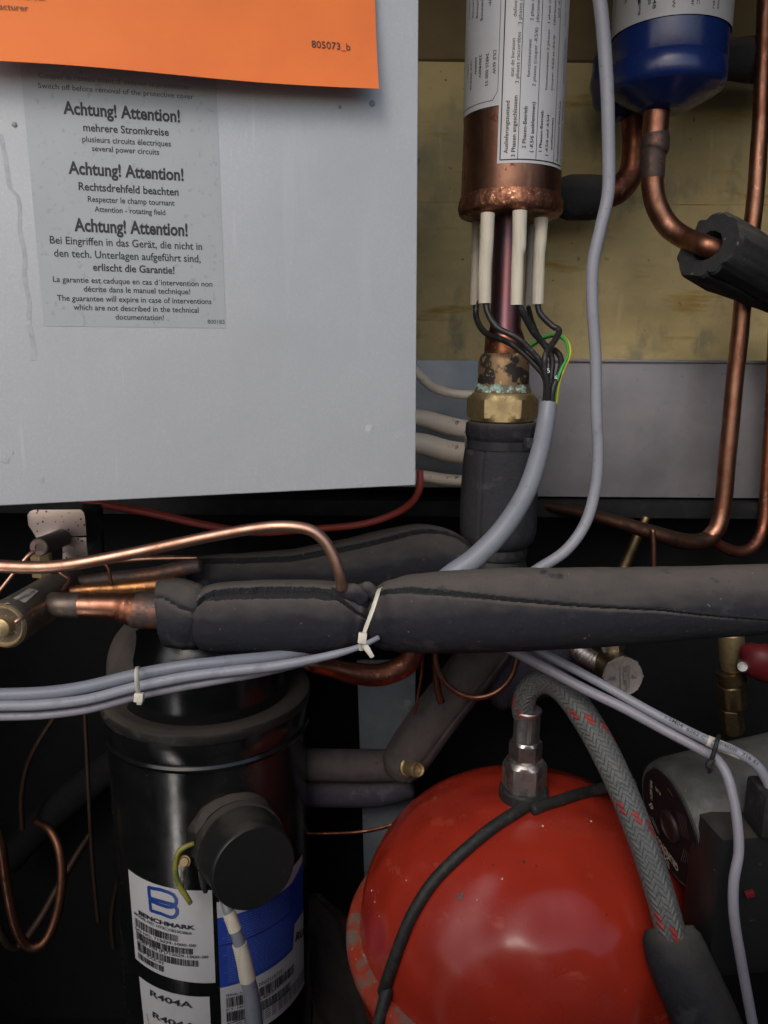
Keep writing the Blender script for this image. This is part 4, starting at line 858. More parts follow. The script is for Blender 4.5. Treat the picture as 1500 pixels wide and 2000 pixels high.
# terminal cap
t0, t1 = P(456, 1630, .632), P(497, 1697, .575); Rt = mr(t1, 85); dt = (t1 - t0).normalized()
ti = lambda r, n=.0008: (lambda th, u, rr: rr + n * noise.noise(Vector((math.cos(th) * 3, math.sin(th) * 3, u * 3))))
lathe('terminal_base', t0 - dt * .03, t0 + dt * .012, [(0, Rt * 1.13), (.5, Rt * 1.14), (.85, Rt * 1.12), (1, Rt * 1.02)], BLACKD, cpz, 80, fn=ti(0, .003))
lathe('terminal_cap', t0 + dt * .01, t1, [(0, Rt * 1.0), (.1, Rt * 1.05), (.5, Rt * 1.03), (.55, Rt * 1.0), (.92, Rt), (.975, Rt * .985), (1, Rt * .95), (1.0, 1e-5)], TERMB, cpz, 96)
fcap = lathe('cap_strap', t0 + dt * .018, t0 + dt * .027, [(0, Rt * 1.03), (.1, Rt * 1.09), (.9, Rt * 1.09), (1, Rt * 1.03)], BLACKD, cpz, 80)
h = P(464, 1548, .655); box('strap_buckle', h, (mr(h, 30), .012, mr(h, 14)), BLACKD, cpz, .0015)
plate('strap_tip', [(392, 1690), (402, 1722), (405, 1745), (398, 1746), (392, 1735), (386, 1705)], .60, .003, TERMB, cpz)
# earth terminal at the left of the cap
et = thing('earth_terminal', 'corroded earth lug with short yellow-green wire left of the terminal cap', 'terminal', P(358, 1700, .60))
plate('tab', [(346, 1660), (372, 1650), (380, 1668), (374, 1690), (348, 1692)], .607, .0025, BLKRUB, et)
sc = P(360, 1683, .603); lathe('screw', sc, P(359, 1684, .597), [(0, mr(sc, 13)), (.6, mr(sc, 12)), (.6, mr(sc, 9)), (1, mr(sc, 8))], BRASSD, et, 24, fn=None)
tube('lug', [(360, 1690, .598, 8), (358, 1702, .597, 5), (357, 1718, .597, 5.5), (356, 1730, .597, 4.5)], STEELD, et, 14, 16, prof=flat(.5), ref=Vector((0, -1, 0)))
tube('yellow_wire', [(378, 1648, .603, 4.5), (362, 1654, .600, 5), (348, 1666, .598, 5), (343, 1690, .597, 5.2), (345, 1715, .596, 5.4), (352, 1733, .595, 5.6), (362, 1748, .594, 5.6), (372, 1764, .594, 5)], YELOLD, et, 16, 50)
# compressor cable with marker sleeves
kcb = thing('compressor_cable', 'grey cable with two white marker sleeves hanging from the terminal cap', 'cable', P(470, 1880, .585))
tube('cores', [(438, 1755, .60, 10), (446, 1780, .592, 10), (458, 1812, .588, 11), (470, 1850, .585, 12), (482, 1900, .583, 13), (488, 1925, .582, 13.5)], GREYPVC, kcb, 24, 40)
tube('marker_sleeve', [(447, 1782, .5915, 12.6), (453, 1798, .5895, 13), (459.5, 1816, .588, 13.2)], SLEEVE, kcb, 24, 10, cap='flat')
tube('marker_sleeve', [(467.5, 1843, .5855, 14.2), (475.5, 1872, .5842, 15), (484, 1912, .583, 16)], SLEEVE, kcb, 24, 16, cap='flat')
tube('sheath', [(483, 1910, .583, 14), (489, 1935, .582, 15.5), (495, 1975, .58, 16), (500, 2030, .578, 16.5), (502, 2090, .578, 16.5)], GREYPVC, kcb, 28, 30, cap='flat')
# foam elbow on top of the compressor
fe2 = tube('foam_elbow', [(300, 1350, .70, 66), (292, 1320, .70, 78), (295, 1285, .70, 80), (320, 1255, .70, 76), (360, 1240, .70, 66), (420, 1235, .70, 58)], FOAMBRN, None, 64, 40, prof=lambda th, s, t: 1 + .03 * noise.noise(Vector((math.cos(th) * 2, math.sin(th) * 2, s * 30)))); centre(fe2)
tag(fe2, 'greyish foam elbow on top of the black compressor, behind the cables', 'pipe insulation')
# ---------------------------------------------------------------- things between compressor and tank
up = thing('copper_u_bend', 'copper pipe sagging below the foam pipe left of the steel strip', 'copper pipe', P(720, 1318, .64))
tube('pipe', [(590, 1290, .62, 12), (610, 1298, .62, 15), (640, 1303, .63, 18), (690, 1315, .64, 21), (740, 1318, .645, 22), (785, 1303, .65, 22), (808, 1275, .65, 22), (815, 1230, .65, 22)], COPDARK, up, 30, 80, wob=.0004)
ss = thing('grey_steel_strip', 'upright blue-grey steel strip behind, between compressor and red tank', 'metal strip', P(750, 1700, .80))
plate('strip', [(697, 1290), (812, 1290), (806, 1720), (712, 1720)], .80, .004, bpy.data.materials['blue_grey_zinc'], ss)
fb1 = thing('brown_foam_pipe', 'grey-brown foam pipe lying level right of the compressor', 'insulated pipe', P(700, 1525, .74))
tube('foam_sleeve', [(560, 1492, .74, 28), (600, 1493, .74, 31), (700, 1495, .74, 31), (790, 1495, .74, 30)], FOAMBRN, fb1, 48, 40, prof=lambda th, s, t: 1 + .02 * noise.noise(Vector((math.cos(th) * 2, math.sin(th) * 2, s * 20))))
fb2 = tube('violet_foam_pipe', [(560, 1546, .755, 28), (640, 1546, .755, 30), (740, 1544, .755, 30), (800, 1530, .755, 28)], FOAMVIO, None, 40, 30); centre(fb2); tag(fb2, 'darker violet foam pipe directly beneath the grey-brown one', 'insulated pipe')
fb3 = thing('slanting_foam_pipe', 'grey-brown foam pipe slanting up to the right above the red tank', 'insulated pipe', P(850, 1400, .73))
tube('foam_sleeve', [(782, 1505, .73, 36), (790, 1488, .73, 44), (815, 1450, .73, 46), (850, 1400, .73, 46), (900, 1335, .73, 46), (950, 1270, .73, 46), (975, 1235, .73, 46)], FOAMBRN, fb3, 64, 60, ref=Vector((0, -1, 0)), prof=lambda th, s, t: 1 + .02 * noise.noise(Vector((math.cos(th) * 2, math.sin(th) * 2, s * 20))) - .10 * math.exp(-(ad(th, .45 + 1.2 * (s - .05)) / .05) ** 2))
fb4 = tube('dark_foam_pipe', [(1120, 1250, .77, 60), (1060, 1290, .77, 66), (1010, 1310, .77, 66), (960, 1330, .77, 60)], FOAMVIO, None, 48, 30); centre(fb4); tag(fb4, 'dark foam pipe behind the thin copper loop', 'insulated pipe')
sv_ = thing('brass_service_port', 'small round brass service port at the foot of the slanting foam pipe', 'valve', P(800, 1510, .70))
s0, s1 = P(790, 1496, .715), P(817, 1504, .690); q = mr(s1, 15)
lathe('port', s0, s1, [(0, q * 1.2), (.3, q * 1.2), (.32, q), (.94, q), (1, q * .85), (.97, q * .6), (.85, q * .55), (.85, 1e-5)], BRASS, sv_, 32)
lp_ = []
for k in range(33):
    a = rad(-200 + k * 220 / 32 + 0); lp_.append((933 + 80 * math.cos(a + math.pi), 1278 - 84 * math.sin(a + math.pi) * -1, .66, 5.6))
lo = tube('copper_loop', [(930 + 80 * math.cos(rad(t)), 1278 + 84 * math.sin(rad(t)), .665, 5.6) for t in range(-15, 200, 12)], COPPER, None, 18, 100); centre(lo); tag(lo, 'thin copper tube hanging in a round loop below the foam pipe', 'copper pipe')
for lb, q in [('thin copper tube dropping just left of the copper loop', [(849, 1240, .68, 7), (850, 1300, .68, 7), (855, 1345, .68, 7), (862, 1372, .68, 7)]), ('hair-thin copper tube beside the right edge of the steel strip', [(826, 1250, .70, 3.4), (824, 1310, .70, 3.4), (816, 1360, .70, 3.2), (810, 1395, .70, 3)])]:
    c = tube('copper_tube', q, COPDARK, None, 16, 30); centre(c); tag(c, lb, 'copper pipe')
# dark pipes above, behind the foam pipe on the right
for lb, q, m in [('thin upright copper tube in the dark gap below the steel panel', [(1275, 1035, .74, 5), (1277, 1080, .74, 5), (1276, 1140, .74, 5)], COPPER), ('dim slanting brass tube in the dark gap below the steel panel', [(1262, 1010, .80, 8), (1235, 1070, .80, 10), (1205, 1140, .80, 12)], BRASSD)]:
    c = tube('copper_tube', q, m, None, 16, 20); centre(c); tag(c, lb, 'copper pipe')
# ---------------------------------------------------------------- red expansion tank
YT = .62; tp_ = P(1026, 1552, YT); te = P(1040, 1822, YT); TR = mr(te, 338); TC = Vector(((tp_.x + te.x) / 2, YT, te.z)); TH = tp_.z - te.z
rt = thing('red_expansion_tank', 'large red domed expansion tank with chipped paint at the bottom', 'tank', TC - Vector((0, 0, .12)))
prof = [(0, 1e-5)] + [(1 - math.sin(a) if False else 0, 0)] * 0
rows = []
for k in range(1, 41):
    a = math.pi / 2 * k / 40; rows.append((1 - math.cos(a) ** .92 if k < 40 else 1, TR * math.sin(a) ** .93 * .957))
rows = [(0, 1e-5)] + rows
def dent(th, u, r): return r * (1 + .004 * noise.noise(Vector((math.cos(th) * 1.5, math.sin(th) * 1.5, u * 2))))
lathe('upper_dome', TC + Vector((0, 0, TH)), TC + Vector((0, 0, .006)), rows, REDP, rt, 160, fn=dent, sharp=60)
lathe('lower_dome', TC - Vector((0, 0, .004)), TC - Vector((0, 0, TH)), [(0, TR * .975), (.3, TR * .955), (.6, TR * .8), (.85, TR * .5), (1, 1e-5)], REDP, rt, 96, sharp=60)
RIMR = MAT('worn_red_rim', (.36, .045, .022), .45, 0, [('noise', 40, .50, .62, (.17, .12, .09), .8), ('noise', 240, .62, .68, (.3, .25, .2), .8)], [(160, .0004)])
lathe('crimped_rim', TC + Vector((0, 0, .011)), TC - Vector((0, 0, .009)), [(0, TR * .94), (.0, TR * .985), (.12, TR * 1.022), (.3, TR * 1.034), (.55, TR * 1.036), (.85, TR * 1.03), (1, TR * 1.015), (1, TR * .96)], RIMR, rt, 160, fn=lambda th, u, r: r + .0007 * noise.noise(Vector((math.cos(th) * 8, math.sin(th) * 8, u * 2))))
def tank_at(px, py, off=0):    # point of the dome under a photo pixel
    best = None; d = ray(px, py).normalized()
    k = .3
    while k < 1.4:
        q = CAMLOC + d * k; z = (q.z - TC.z - .006) / (TH - .006)
        if 0 <= z < 1:
            a = math.acos(max(0, min(1, z ** (1 / .92)))); r = TR * .957 * math.sin(a) ** .93
            if math.hypot(q.x - TC.x, q.y - TC.y) <= r + off and q.z <= tp_.z + off: return q
        elif z <= 1 + off / TH and False: pass
        k += .0006
    return P(px, py, YT)
def tank_n(q): return Vector(((q.x - TC.x) / TR ** 2, (q.y - TC.y) / TR ** 2, (q.z - TC.z) / TH ** 2)).normalized()
def chips(name, spots, m):
    V = []; Fc = []
    for x, y, r in spots:
        q = tank_at(x, y); nn = tank_n(q); e1 = nn.cross(Vector((0, 0, 1))).normalized(); e2 = nn.cross(e1); R0 = mr(q, r); n0 = len(V); k = 9; ph = x
        for j in range(k):
            a = 2 * math.pi * j / k; w = R0 * (.65 + .6 * abs(noise.noise(Vector((j * .9, x, y))))); V.append(q + nn * .0006 + e1 * math.cos(a) * w * .8 + e2 * math.sin(a) * w)
        V.append(q + nn * .0014)
        for j in range(k): Fc.append((n0 + j, n0 + (j + 1) % k, n0 + k))
    o = link(name, V, Fc, m, rt, smooth=False); o['kind'] = 'stuff'; return o
chips('pale_chips', [(1060, 1614, 4), (1154, 1605, 3.2), (981, 1717, 3), (932, 1758, 2.6), (794, 1720, 2), (727, 1740, 3), (733, 1762, 2.2), (742, 1790, 1.8)], CHIP)
chips('dark_chips', [(1023, 1684, 4.5), (1047, 1692, 3.2), (1184, 1787, 3), (883, 1665, 2.5), (977, 1662, 2), (963, 1690, 2.5), (1115, 1632, 1.6)], DUSTD)
chips('grey_patch', [(899, 1752, 9)], MAT('grey_scuff', (.12, .09, .08), .8))
# fitting and braided hose
YFI = TC.y; fx = P(1022, 1560, YFI).x
def FI(py): return Vector((fx, YFI, P(1022, py, YFI).z))
tf = thing('tank_hose', 'grey braided hose with red flecks arching from the steel fitting on the tank', 'hose', FI(1575))
def fit(name, rows, m, seg=72, fn=None, sharp=25):
    p0, p1 = FI(rows[0][0]), FI(rows[-1][0]); L = (p0 - p1).length
    return lathe(name, p0, p1, [((p0 - FI(r)).length / L, mr(FI(r), w)) for r, w in rows], m, tf, seg, fn=fn, sharp=sharp)
rb = mr(FI(1530), 43); rs_ = mr(FI(1483), 32.5)
fit('rubber_seat', [(1534, 30), (1534, 44), (1538, 47), (1553, 48), (1560, 46)], BLKRUB)
fit('large_hex_nut', [(1480, 25), (1481, 33), (1485, 37), (1489, 41), (1494, 43.5), (1530, 43.5), (1535, 41), (1537, 34)], STEELD, fn=hexfn(rb, off=rad(20)))
fit('small_hex_nut', [(1443, 22), (1444, 27), (1448, 31), (1453, 32.5), (1474, 32.5), (1479, 31), (1483, 27)], STEEL, fn=hexfn(rs_, off=rad(26)))
fr_ = mr(FI(1430), 25)
def crimp(th, u, r): return r * (1 - .05 * (1 if (.22 < u < .80 and ((th / (math.pi / 4) + .18) % 1) < .42) else 0))
fit('crimped_ferrule', [(1384, 20), (1384.5, 27), (1387, 28), (1390, 27), (1393, 25.5), (1396, 25.5), (1434, 25.5), (1438, 26), (1444, 26), (1448, 22)], STEEL, seg=160, fn=crimp)
def hose_mat():
    m, t, b = NT('braided_grey_red_hose'); L = t.links
    uv = nd(t, 'ShaderNodeUVMap'); uv.uv_map = 'UVMap'; sp = nd(t, 'ShaderNodeSeparateXYZ'); L.new(uv.outputs[0], sp.inputs[0])
    def mth(op, a, b_=None, c=None):
        n = nd(t, 'ShaderNodeMath', operation=op)
        for i, x in enumerate((a, b_, c)):
            if x is None: continue
            if hasattr(x, 'is_linked'): L.new(x, n.inputs[i])
            else: n.inputs[i].default_value = x
        return n.outputs[0]
    N = 16; tcw = nd(t, 'ShaderNodeTexCoord'); nw = nd(t, 'ShaderNodeTexNoise'); nw.inputs['Scale'].default_value = 55; nw.inputs['Detail'].default_value = 2; L.new(tcw.outputs['Object'], nw.inputs[0])
    u = mth('MULTIPLY', sp.outputs[0], N); v = mth('ADD', mth('MULTIPLY', sp.outputs[1], 205), mth('MULTIPLY', nw.outputs[0], 1.6))
    A = mth('ADD', u, v); B = mth('SUBTRACT', mth('ADD', u, 1600), v)
    fa, fb_ = mth('FLOOR', A), mth('FLOOR', B); ra, rb2 = mth('FRACT', A), mth('FRACT', B)
    over = mth('LESS_THAN', mth('MODULO', mth('ADD', fa, fb_), 4), 1.5)
    ma = mth('LESS_THAN', mth('MODULO', mth('ADD', fa, 160), 16), 1.5); mb = mth('LESS_THAN', mth('MODULO', mth('ADD', fb_, 160), 16), 1.5)
    red = mth('ADD', mth('MULTIPLY', ma, over), mth('MULTIPLY', mb, mth('SUBTRACT', 1, over)))
    tri = lambda x: mth('SUBTRACT', 1, mth('ABSOLUTE', mth('MULTIPLY_ADD', x, 2, -1)))
    ha = mth('POWER', tri(ra), .45); hb = mth('POWER', tri(rb2), .45)
    hgt = mth('ADD', mth('MULTIPLY', ha, over), mth('MULTIPLY', hb, mth('SUBTRACT', 1, over)))
    # fine threads within a strand
    th1 = mth('SINE', mth('MULTIPLY', mth('ADD', mth('MULTIPLY', ra, over), mth('MULTIPLY', rb2, mth('SUBTRACT', 1, over))), 19))
    tc = nd(t, 'ShaderNodeTexCoord'); nz = nd(t, 'ShaderNodeTexNoise'); nz.inputs['Scale'].default_value = 260; nz.inputs['Detail'].default_value = 4; L.new(tc.outputs['Object'], nz.inputs[0])
    nz2 = nd(t, 'ShaderNodeTexNoise'); nz2.inputs['Scale'].default_value = 30; L.new(tc.outputs['Object'], nz2.inputs[0])
    def mix(f, a, c):
        x = nd(t, 'ShaderNodeMix', data_type='RGBA'); 
        if hasattr(f, 'is_linked'): L.new(f, x.inputs[0])
        else: x.inputs[0].default_value = f
        for i, y in ((6, a), (7, c)):
            if hasattr(y, 'is_linked'): L.new(y, x.inputs[i])
            else: x.inputs[i].default_value = rgba(y)
        return x.outputs[2]
    c0 = mix(nz2.outputs[0], (.08, .095, .105), (.15, .15, .13)); 
    c1 = mix(mth('MULTIPLY', red, mth('LESS_THAN', mth('FRACT', mth('MULTIPLY', sp.outputs[1], 205 / 16)), .52)), c0, (.30, .03, .025))
    gap = mth('LESS_THAN', hgt, .42)
    c2 = mix(mth('MULTIPLY', gap, .8), c1, (.03, .034, .04))
    dk = mth('GREATER_THAN', nz.outputs[0], .60); c3 = mix(mth('MULTIPLY', dk, .6), c2, (.06, .065, .08))
    L.new(c3, b.inputs['Base Color']); b.inputs['Roughness'].default_value = .55
    bm_ = nd(t, 'ShaderNodeBump'); bm_.inputs['Distance'].default_value = .0008; bm_.inputs['Strength'].default_value = 1
    L.new(mth('ADD', hgt, mth('MULTIPLY', th1, .12)), bm_.inputs['Height']); L.new(bm_.outputs[0], b.inputs['Normal']); return m
HOSE = hose_mat()
tube('braided_hose', [(1022, 1400, YFI, 20), (1022, 1388, YFI, 22.5), (1023, 1372, YFI - .001, 22.5), (1031, 1350, YFI - .003, 23), (1050, 1334, YFI - .006, 23.5), (1075, 1333, YFI - .011, 24.5), (1105, 1352, YFI - .02, 26), (1142, 1400, YFI - .035, 27.5), (1180, 1466, YFI - .055, 28), (1220, 1552, YFI - .078, 28), (1258, 1650, YFI - .100, 28), (1292, 1755, YFI - .120, 28.5), (1315, 1840, YFI - .133, 29), (1330, 1900, YFI - .14, 29)], HOSE, tf, 64, 220)
# foam sleeve over the hose end
fsl = thing('lower_foam_sleeve', 'black foam sleeve swallowing the lower end of the braided hose', 'pipe insulation', P(1370, 1960, .46))
def flap(th, s, t): return 1 + .06 * noise.noise(Vector((math.cos(th) * 1.5, math.sin(th) * 1.5, s * 22))) + .03 * math.sin(th * 3)
tube('sleeve', [(1306, 1812, .50, 46), (1312, 1835, .495, 56), (1325, 1870, .49, 60), (1350, 1930, .485, 62), (1385, 2010, .48, 64), (1430, 2110, .475, 66)], FOAMDK, fsl, 64, 50, prof=flap, cap='none')
# black cable over the tank
def ontank(pts, r, m, name, parent=None, n=90, flatn=None):
    ws = []
    for x, y in pts:
        q = tank_at(x, y, 0); ws.append(q + tank_n(q) * mr(q, r) * .9)
    return wtube(name, ws, [mr(w, r) for w in ws], m, parent, 22, n, ref=None, prof=flatn)
c = ontank([(1062, 1566), (1040, 1576), (1005, 1597), (965, 1623), (925, 1655), (888, 1688), (855, 1722), (828, 1760), (806, 1800), (788, 1845), (772, 1890), (757, 1935)], 12, BLKRUB, 'black_cable', None, 120)
centre(c); tag(c, 'black cable running from the tank fitting down left over the red dome', 'cable')
q0 = tank_at(757, 1935) + tank_n(tank_at(757, 1935)) * .004
c = tube('black_cable', [(757, 1930, q0.y - .002, 12), (745, 1975, q0.y - .012, 12), (735, 2020, q0.y - .02, 12), (725, 2080, q0.y - .025, 12)], BLKRUB, None, 22, 30); centre(c); tag(c, 'lower end of the black cable, hanging clear of the tank rim', 'cable')
c = ontank([(1040, 1590), (1060, 1581), (1090, 1572), (1120, 1562), (1155, 1553), (1190, 1545), (1235, 1538)], 11, BLKRUB, 'black_cable', None, 60); centre(c); tag(c, 'black cable running right from the tank fitting behind the braided hose', 'cable')
# ---------------------------------------------------------------- pump at the right
vv = -(ray(1311, 1613).normalized()); e1 = (CAMROT @ Vector((-.968, -.245, 0))); e1 = (e1 - vv * e1.dot(vv)).normalized()
pn = (e1 * .935 + vv * .355).normalized(); PC = P(1311, 1613, .56); PR = mr(PC, 108)
pu = thing('circulation_pump', 'grey cast pump with round black faceplate at the lower right', 'pump', PC + Vector((.06, .02, -.12)))
def pl(name, rows, m, seg=96, fn=None, sharp=35): return lathe(name, PC, PC - pn * .1, [(d / .1, PR * r) for d, r in rows], m, pu, seg, fn=fn, sharp=sharp)
pl('motor_housing', [(0.002, .95), (-.001, 1.03), (0.0, 1.08), (.004, 1.13), (.012, 1.17), (.05, 1.17), (.09, 1.15), (.16, 1.15)], CASTAL, fn=lambda th, u, r: r + .0006 * noise.noise(Vector((math.cos(th) * 5, math.sin(th) * 5, u * 8))))
FACE = MAT('black_faceplate', (.010, .010, .012), .6, 0, [('noise', 200, .62, .7, (.03, .028, .025), .8)], spec=.15)
pl('faceplate', [(-.0005, .5), (-.0015, .99), (.001, 1.0)], FACE)
pl('centre_screw', [(0, .30), (-.003, .29), (-.004, .24), (-.0025, .22), (-.0022, 1e-5)], MAT('dark_red_metal', (.02, .010, .009), .6, .2), 48)
pax = (Vector((0, 0, 1)) - pn * pn.z).normalized()
face = Plane(PC + pn * .0017, pn.cross(pax) * -1, pax); 
pr = Print(face, .0003)
def fz(x, y): return (1240 + x / 5.77, 1460 + y / 5.77)
pr.text('GRUNDFOS', fz(490, 1330), fz(250, 990), 17, .03, 1.05)
for a, b, w in (((330, 1165), (340, 1240), 2.6), ((325, 1255), (385, 1245), 2.6), ((345, 1250), (388, 1365), 2.6), ((365, 1235), (380, 1300), 2.2), ((388, 1365), (384, 1290), 2.0), ((175, 770), (260, 960), 1.4), ((200, 780), (280, 980), 1.2)): pr.line(fz(*a), fz(*b), w, 2)
pr.text('1x230V 50Hz', fz(200, 600), fz(200, 385), 9, .01); pr.text('P1 (W)', fz(290, 500), fz(235, 440), 8, .01)
pr.text('65', fz(215, 690), fz(190, 620), 16, .02)
pr.done('printed_text', MAT('cream_print', (.55, .52, .42), .5), pu)
pr = Print(face, .0003)
for k in range(6): pr.line(fz(480 + 18 * k, 720 + 10 * k), fz(520 + 18 * k, 980 + 12 * k), .8, 1)
for k in range(4): pr.line(fz(520 + 24 * k, 1280 + 8 * k), fz(560 + 16 * k, 1140 + 20 * k), 1, 1)
pr.line(fz(375, 460), fz(430, 550), 2, 1)
pr.done('fine_print', MAT('dim_print', (.16, .14, .12), .5), pu)
# terminal box of the pump
bx0 = P(1450, 1740, .56)
o = box('terminal_box', P(1440, 1735, .515), (mr(bx0, 150), .045, mr(bx0, 280)), TERMB, pu, .010, X=Vector((1, .12, 0)))
box('cable_gland', P(1494, 1575, .50), (mr(bx0, 40), .03, mr(bx0, 80)), BLKRUB, pu, .004)
rc = P(1464, 1746, .488); box('red_clip', rc, (mr(rc, 18), .004, mr(rc, 12)), GASKET, pu, .001, X=Vector((1, 0, .3)))
# ---------------------------------------------------------------- capped valve and brass valve
cv = thing('capped_valve', 'plated valve with round embossed cap, just under the foam pipe', 'valve', P(1210, 1330, .68))
c0, c1 = P(1188, 1294, .71), P(1217, 1322, .668); q = mr(c1, 39); dc = (c1 - c0).normalized()
CAPM = MAT('nickel_cap', (.46, .41, .37), .5, .35, [('noise', 160, .5, .68, (.34, .30, .26), .6)], [(400, .0001)])
lathe('cap_body', c0, c1, [(0, q * .75), (.05, q * .85), (.5, q * .9), (.9, q * .95), (.96, q * .97), (1, q * .94)], BRASSD, cv, 64)
lathe('cap_face', c1 - dc * .002, c1 + dc * .0015, [(0, q), (.5, q * 1.0), (.8, q * .97), (.7, q * .93), (.75, 1e-5)], CAPM, cv, 96, fn=lambda th, u, r: r * (1.0 + (.05 if (th / (math.pi / 4)) % 1 < .1 and r > q * .9 else 0)))
e_u = (CAMROT @ Vector((1, 0, 0))); e_u = (e_u - dc * e_u.dot(dc)).normalized(); e_w = dc.cross(e_u); e_w = e_w if e_w.z > 0 else -e_w
cf = Plane(c1 + dc * .0006, e_u, e_w); pr = Print(cf, .0006)
pr.text('SLIMTOEL', (1224.5, 1350), (1224.5, 1298), 8, .02); pr.line((1211, 1352), (1211, 1297), 2.2, 1); pr.line((1228, 1349), (1228, 1298), 1.6, 1)
pr.quad([(1232, 1325), (1247, 1324), (1240, 1321), (1234, 1317)]); pr.quad([(1184, 1327), (1206, 1328), (1202, 1325), (1200, 1320)])
pr.done('embossed_text', MAT('raised_metal', (.62, .58, .52), .35, .9), cv)
p0, p1 = P(1196, 1250, .70), P(1197, 1270, .70); q = mr(p0, 23)
lathe('top_nut', p0, p1, [(0, q * .9), (.05, q), (.8, q), (1, q * .85), (1.6, q * .8)], STEEL, cv, 48, fn=hexfn(q, off=.3), sharp=25)
tube('side_thread', [(1120, 1262, .72, 16), (1140, 1278, .715, 18), (1160, 1290, .71, 17), (1185, 1300, .705, 17)], STEELD, cv, 40, 60, prof=lambda th, s, t: 1 + .10 * (math.sin(s * 2200) > 0))
h = P(1200, 1247, .69); box('red_cover', h, (mr(h, 40), .012, mr(h, 10)), GASKET, cv, .002)
bv2 = thing('brass_ball_valve', 'dim brass valve with red handle at the right edge below the foam pipe', 'valve', P(1428, 1425, .72))
def bvl(name, rows, m, off=0):
    p0, p1 = P(1427, rows[0][0], .72), P(1432, rows[-1][0], .72); L = rows[-1][0] - rows[0][0]
    q = mr(p0, rows[len(rows) // 2][1]) if off else 0
    return lathe(name, p0, p1, [((r - rows[0][0]) / L, mr(p0, w)) for r, w in rows], m, bv2, 48, fn=hexfn(q, off=off) if off else None, sharp=25)
bvl('upper_nut', [(1235, 22), (1237, 24), (1290, 24), (1306, 22), (1308, 18)], BRASS)
bvl('ring', [(1308, 18), (1309, 27), (1330, 27), (1336, 22)], BRASSD)
bvl('body', [(1336, 22), (1338, 27), (1378, 27), (1382, 22)], BRASSD, off=.2)
bvl('lower_nut', [(1382, 18), (1384, 22), (1424, 22), (1430, 18)], BRASSD, off=.1)
tube('handle', [(1452, 1282, .70, 12), (1464, 1280, .695, 26), (1480, 1288, .69, 36), (1510, 1296, .69, 38), (1560, 1300, .69, 30)], GASKET, bv2, 32, 24, prof=lambda th, s, t: 1 + .05 * math.sin(3 * th))
lathe('lever_hub', P(1452, 1300, .70), P(1450, 1302, .68), [(0, mr(p0, 13)), (.9, mr(p0, 12)), (1, mr(p0, 9))], STEELD, bv2, 24)
# ---------------------------------------------------------------- sensor cables across the lower right
c = tube('sensor_cable', [(955, 1248, .60, 9), (988, 1264, .59, 9.5), (1060, 1302, .575, 10), (1140, 1345, .56, 10), (1220, 1384, .545, 10), (1300, 1427, .53, 10), (1372, 1466, .515, 10), (1400, 1484, .505, 10), (1422, 1520, .495, 10), (1438, 1590, .482, 9.8), (1443, 1660, .472, 9.8), (1433, 1722, .466, 10), (1434, 1790, .462, 10), (1448, 1880, .46, 10), (1468, 1990, .458, 10), (1485, 2080, .455, 10)], LILAC, None, 24, 240, wob=.0003)
centre(c); tag(c, 'lilac-grey cable crossing the lower right and turning straight down past the pump', 'cable')
sc2 = thing('marked_cable', 'grey cable with white printed marker sleeve leaving at the right edge', 'cable', P(1380, 1450, .51))
tube('sheath', [(1010, 1240, .60, 8), (1060, 1274, .583, 8.5), (1120, 1306, .57, 9), (1190, 1344, .555, 9), (1260, 1384, .54, 9), (1330, 1421, .525, 9.5), (1390, 1450, .512, 10), (1440, 1470, .505, 10), (1475, 1492, .50, 10), (1498, 1525, .498, 10), (1515, 1570, .496, 10)], GREYPVC2, sc2, 24, 160)
tube('marker_sleeve', [(1381, 1446, .5135, 10.6), (1400, 1454, .511, 11), (1425, 1464, .5075, 11), (1447, 1474, .5045, 10.8)], SLEEVE, sc2, 24, 16, cap='flat')
def alongtext(t, pts, h, m, parent, name):
    V = []; Fc = []; vs, fs = text2d(t, .008); x0 = min(a for a, b in vs); x1 = max(a for a, b in vs)
    ws = [P(*q) for q in pts]; sm = cat_rom(ws, [1] * len(ws), 60)
    for a, b in vs:
        k = (a - x0) / (x1 - x0) * 60; i = min(59, int(k)); p = sm[i][0].lerp(sm[i + 1][0], k - i); T = (sm[i + 1][0] - sm[i][0]).normalized()
        v_ = (CAMLOC - p).normalized(); U = v_.cross(T).normalized(); V.append(p + U * (b - .36) * mr(p, h) / .73)
    Fc = list(fs); return link(name, V, Fc, m, parent, smooth=False)
alongtext('» SM04  6262 C', [(1298, 1398, .5290 - .0042), (1340, 1422, .5215 - .0042), (1378, 1442, .5145 - .0045)], 7, INK, sc2, 'printed_text')
alongtext('12-46500', [(1402, 1449, .5050), (1424, 1459, .5020), (1440, 1466, .4998)], 6, INK, sc2, 'printed_text')
alongtext('716 51', [(1450, 1472, .4995), (1468, 1482, .4970), (1480, 1492, .495)], 7, INK, sc2, 'printed_text')
ct = thing('black_twist_tie', 'black twist tie binding the two sensor cables above the pump', 'cable tie', P(1397, 1475, .50))
tube('loop', [(1404, 1438, .508, 4), (1401, 1446, .498, 4.2), (1396, 1464, .496, 4.4), (1390, 1484, .497, 4.4), (1386, 1494, .503, 4)], BLKRUB, ct, 14, 30)
tube('twisted_end', [(1392, 1482, .497, 6), (1384, 1494, .497, 7), (1388, 1502, .497, 5), (1384, 1508, .498, 3)], BLKRUB, ct, 14, 20, wob=.001)
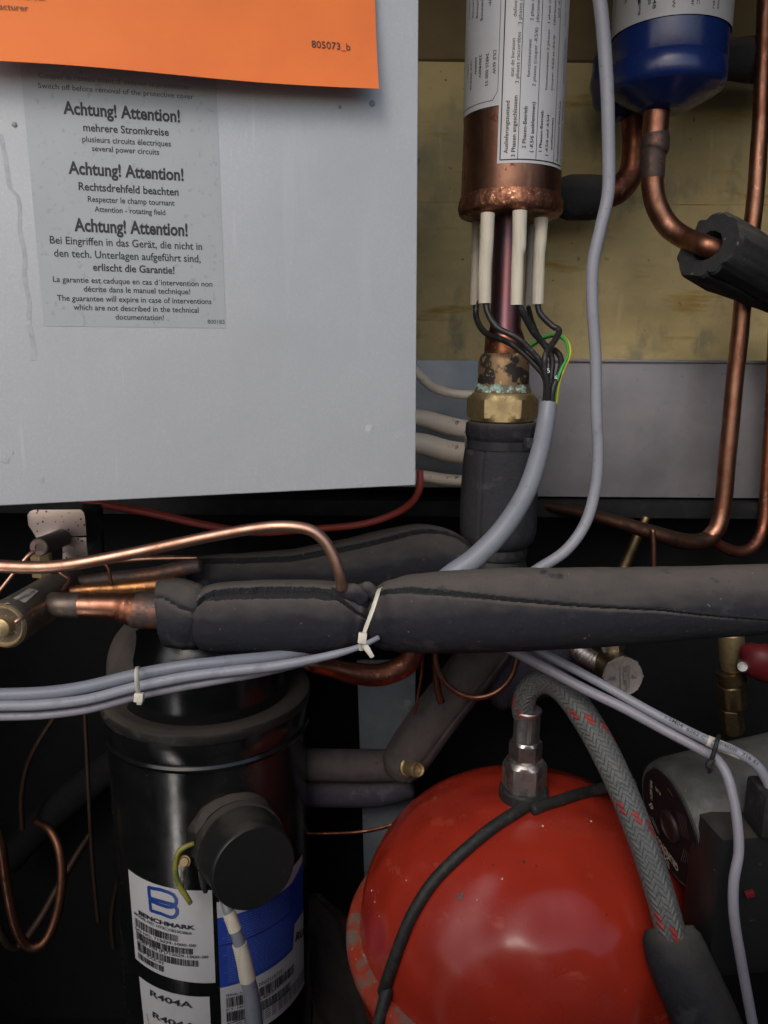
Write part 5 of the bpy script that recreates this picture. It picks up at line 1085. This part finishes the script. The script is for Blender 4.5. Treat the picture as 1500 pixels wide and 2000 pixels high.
# ---------------------------------------------------------------- dim copper coils in the lower left
DIMCOP = MAT('dimmed_brown_copper', (.16, .075, .045), .48, 1, [('noise', 60, .4, .65, (.08, .04, .028), .6)], [(200, .0001)])  # copper darkened in its colour to imitate the dim lower corner
DIMMER = MAT('dimmed_black_copper', (.05, .03, .022), .6, .8)  # near-black copy of the copper, shade of the corner put into the colour
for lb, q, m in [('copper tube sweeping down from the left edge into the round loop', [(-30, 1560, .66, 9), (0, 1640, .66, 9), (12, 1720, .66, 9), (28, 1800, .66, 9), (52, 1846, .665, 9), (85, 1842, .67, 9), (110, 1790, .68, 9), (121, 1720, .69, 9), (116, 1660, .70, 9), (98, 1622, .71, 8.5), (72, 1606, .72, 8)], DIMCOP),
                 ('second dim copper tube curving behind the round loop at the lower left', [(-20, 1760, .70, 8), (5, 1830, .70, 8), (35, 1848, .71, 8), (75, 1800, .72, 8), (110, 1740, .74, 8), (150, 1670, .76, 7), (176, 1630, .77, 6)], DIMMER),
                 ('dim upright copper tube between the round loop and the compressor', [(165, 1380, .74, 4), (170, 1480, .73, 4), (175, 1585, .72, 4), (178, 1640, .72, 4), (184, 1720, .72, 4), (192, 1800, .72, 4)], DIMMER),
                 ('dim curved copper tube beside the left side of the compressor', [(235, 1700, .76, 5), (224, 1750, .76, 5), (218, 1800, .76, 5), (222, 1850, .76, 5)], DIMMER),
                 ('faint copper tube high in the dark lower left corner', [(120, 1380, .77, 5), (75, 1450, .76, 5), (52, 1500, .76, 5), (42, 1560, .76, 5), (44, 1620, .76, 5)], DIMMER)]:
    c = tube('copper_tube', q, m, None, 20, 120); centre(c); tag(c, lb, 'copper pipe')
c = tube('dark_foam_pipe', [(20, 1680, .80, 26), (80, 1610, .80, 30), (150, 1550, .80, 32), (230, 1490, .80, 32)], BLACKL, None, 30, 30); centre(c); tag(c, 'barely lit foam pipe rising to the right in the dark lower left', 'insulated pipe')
c = tube('dusty_foam_lump', [(600, 1760, .86, 30), (640, 1830, .85, 50), (660, 1920, .84, 60), (690, 2030, .83, 62), (700, 2120, .82, 60)], FOAMBRN, None, 48, 60, prof=lambda th, s, t: 1 + .22 * noise.noise(Vector((math.cos(th) * 2, math.sin(th) * 2, s * 30)))); centre(c); tag(c, 'dusty brown foam lump low in the gap between compressor and red tank', 'pipe insulation')
c = tube('thin_yellow_tube', [(560, 1626, .80, 4), (640, 1628, .80, 4), (720, 1622, .80, 4), (800, 1600, .80, 4)], COPDARK, None, 12, 40); centre(c); tag(c, 'faint thin tube between compressor and red tank below the foam pipes', 'copper pipe')
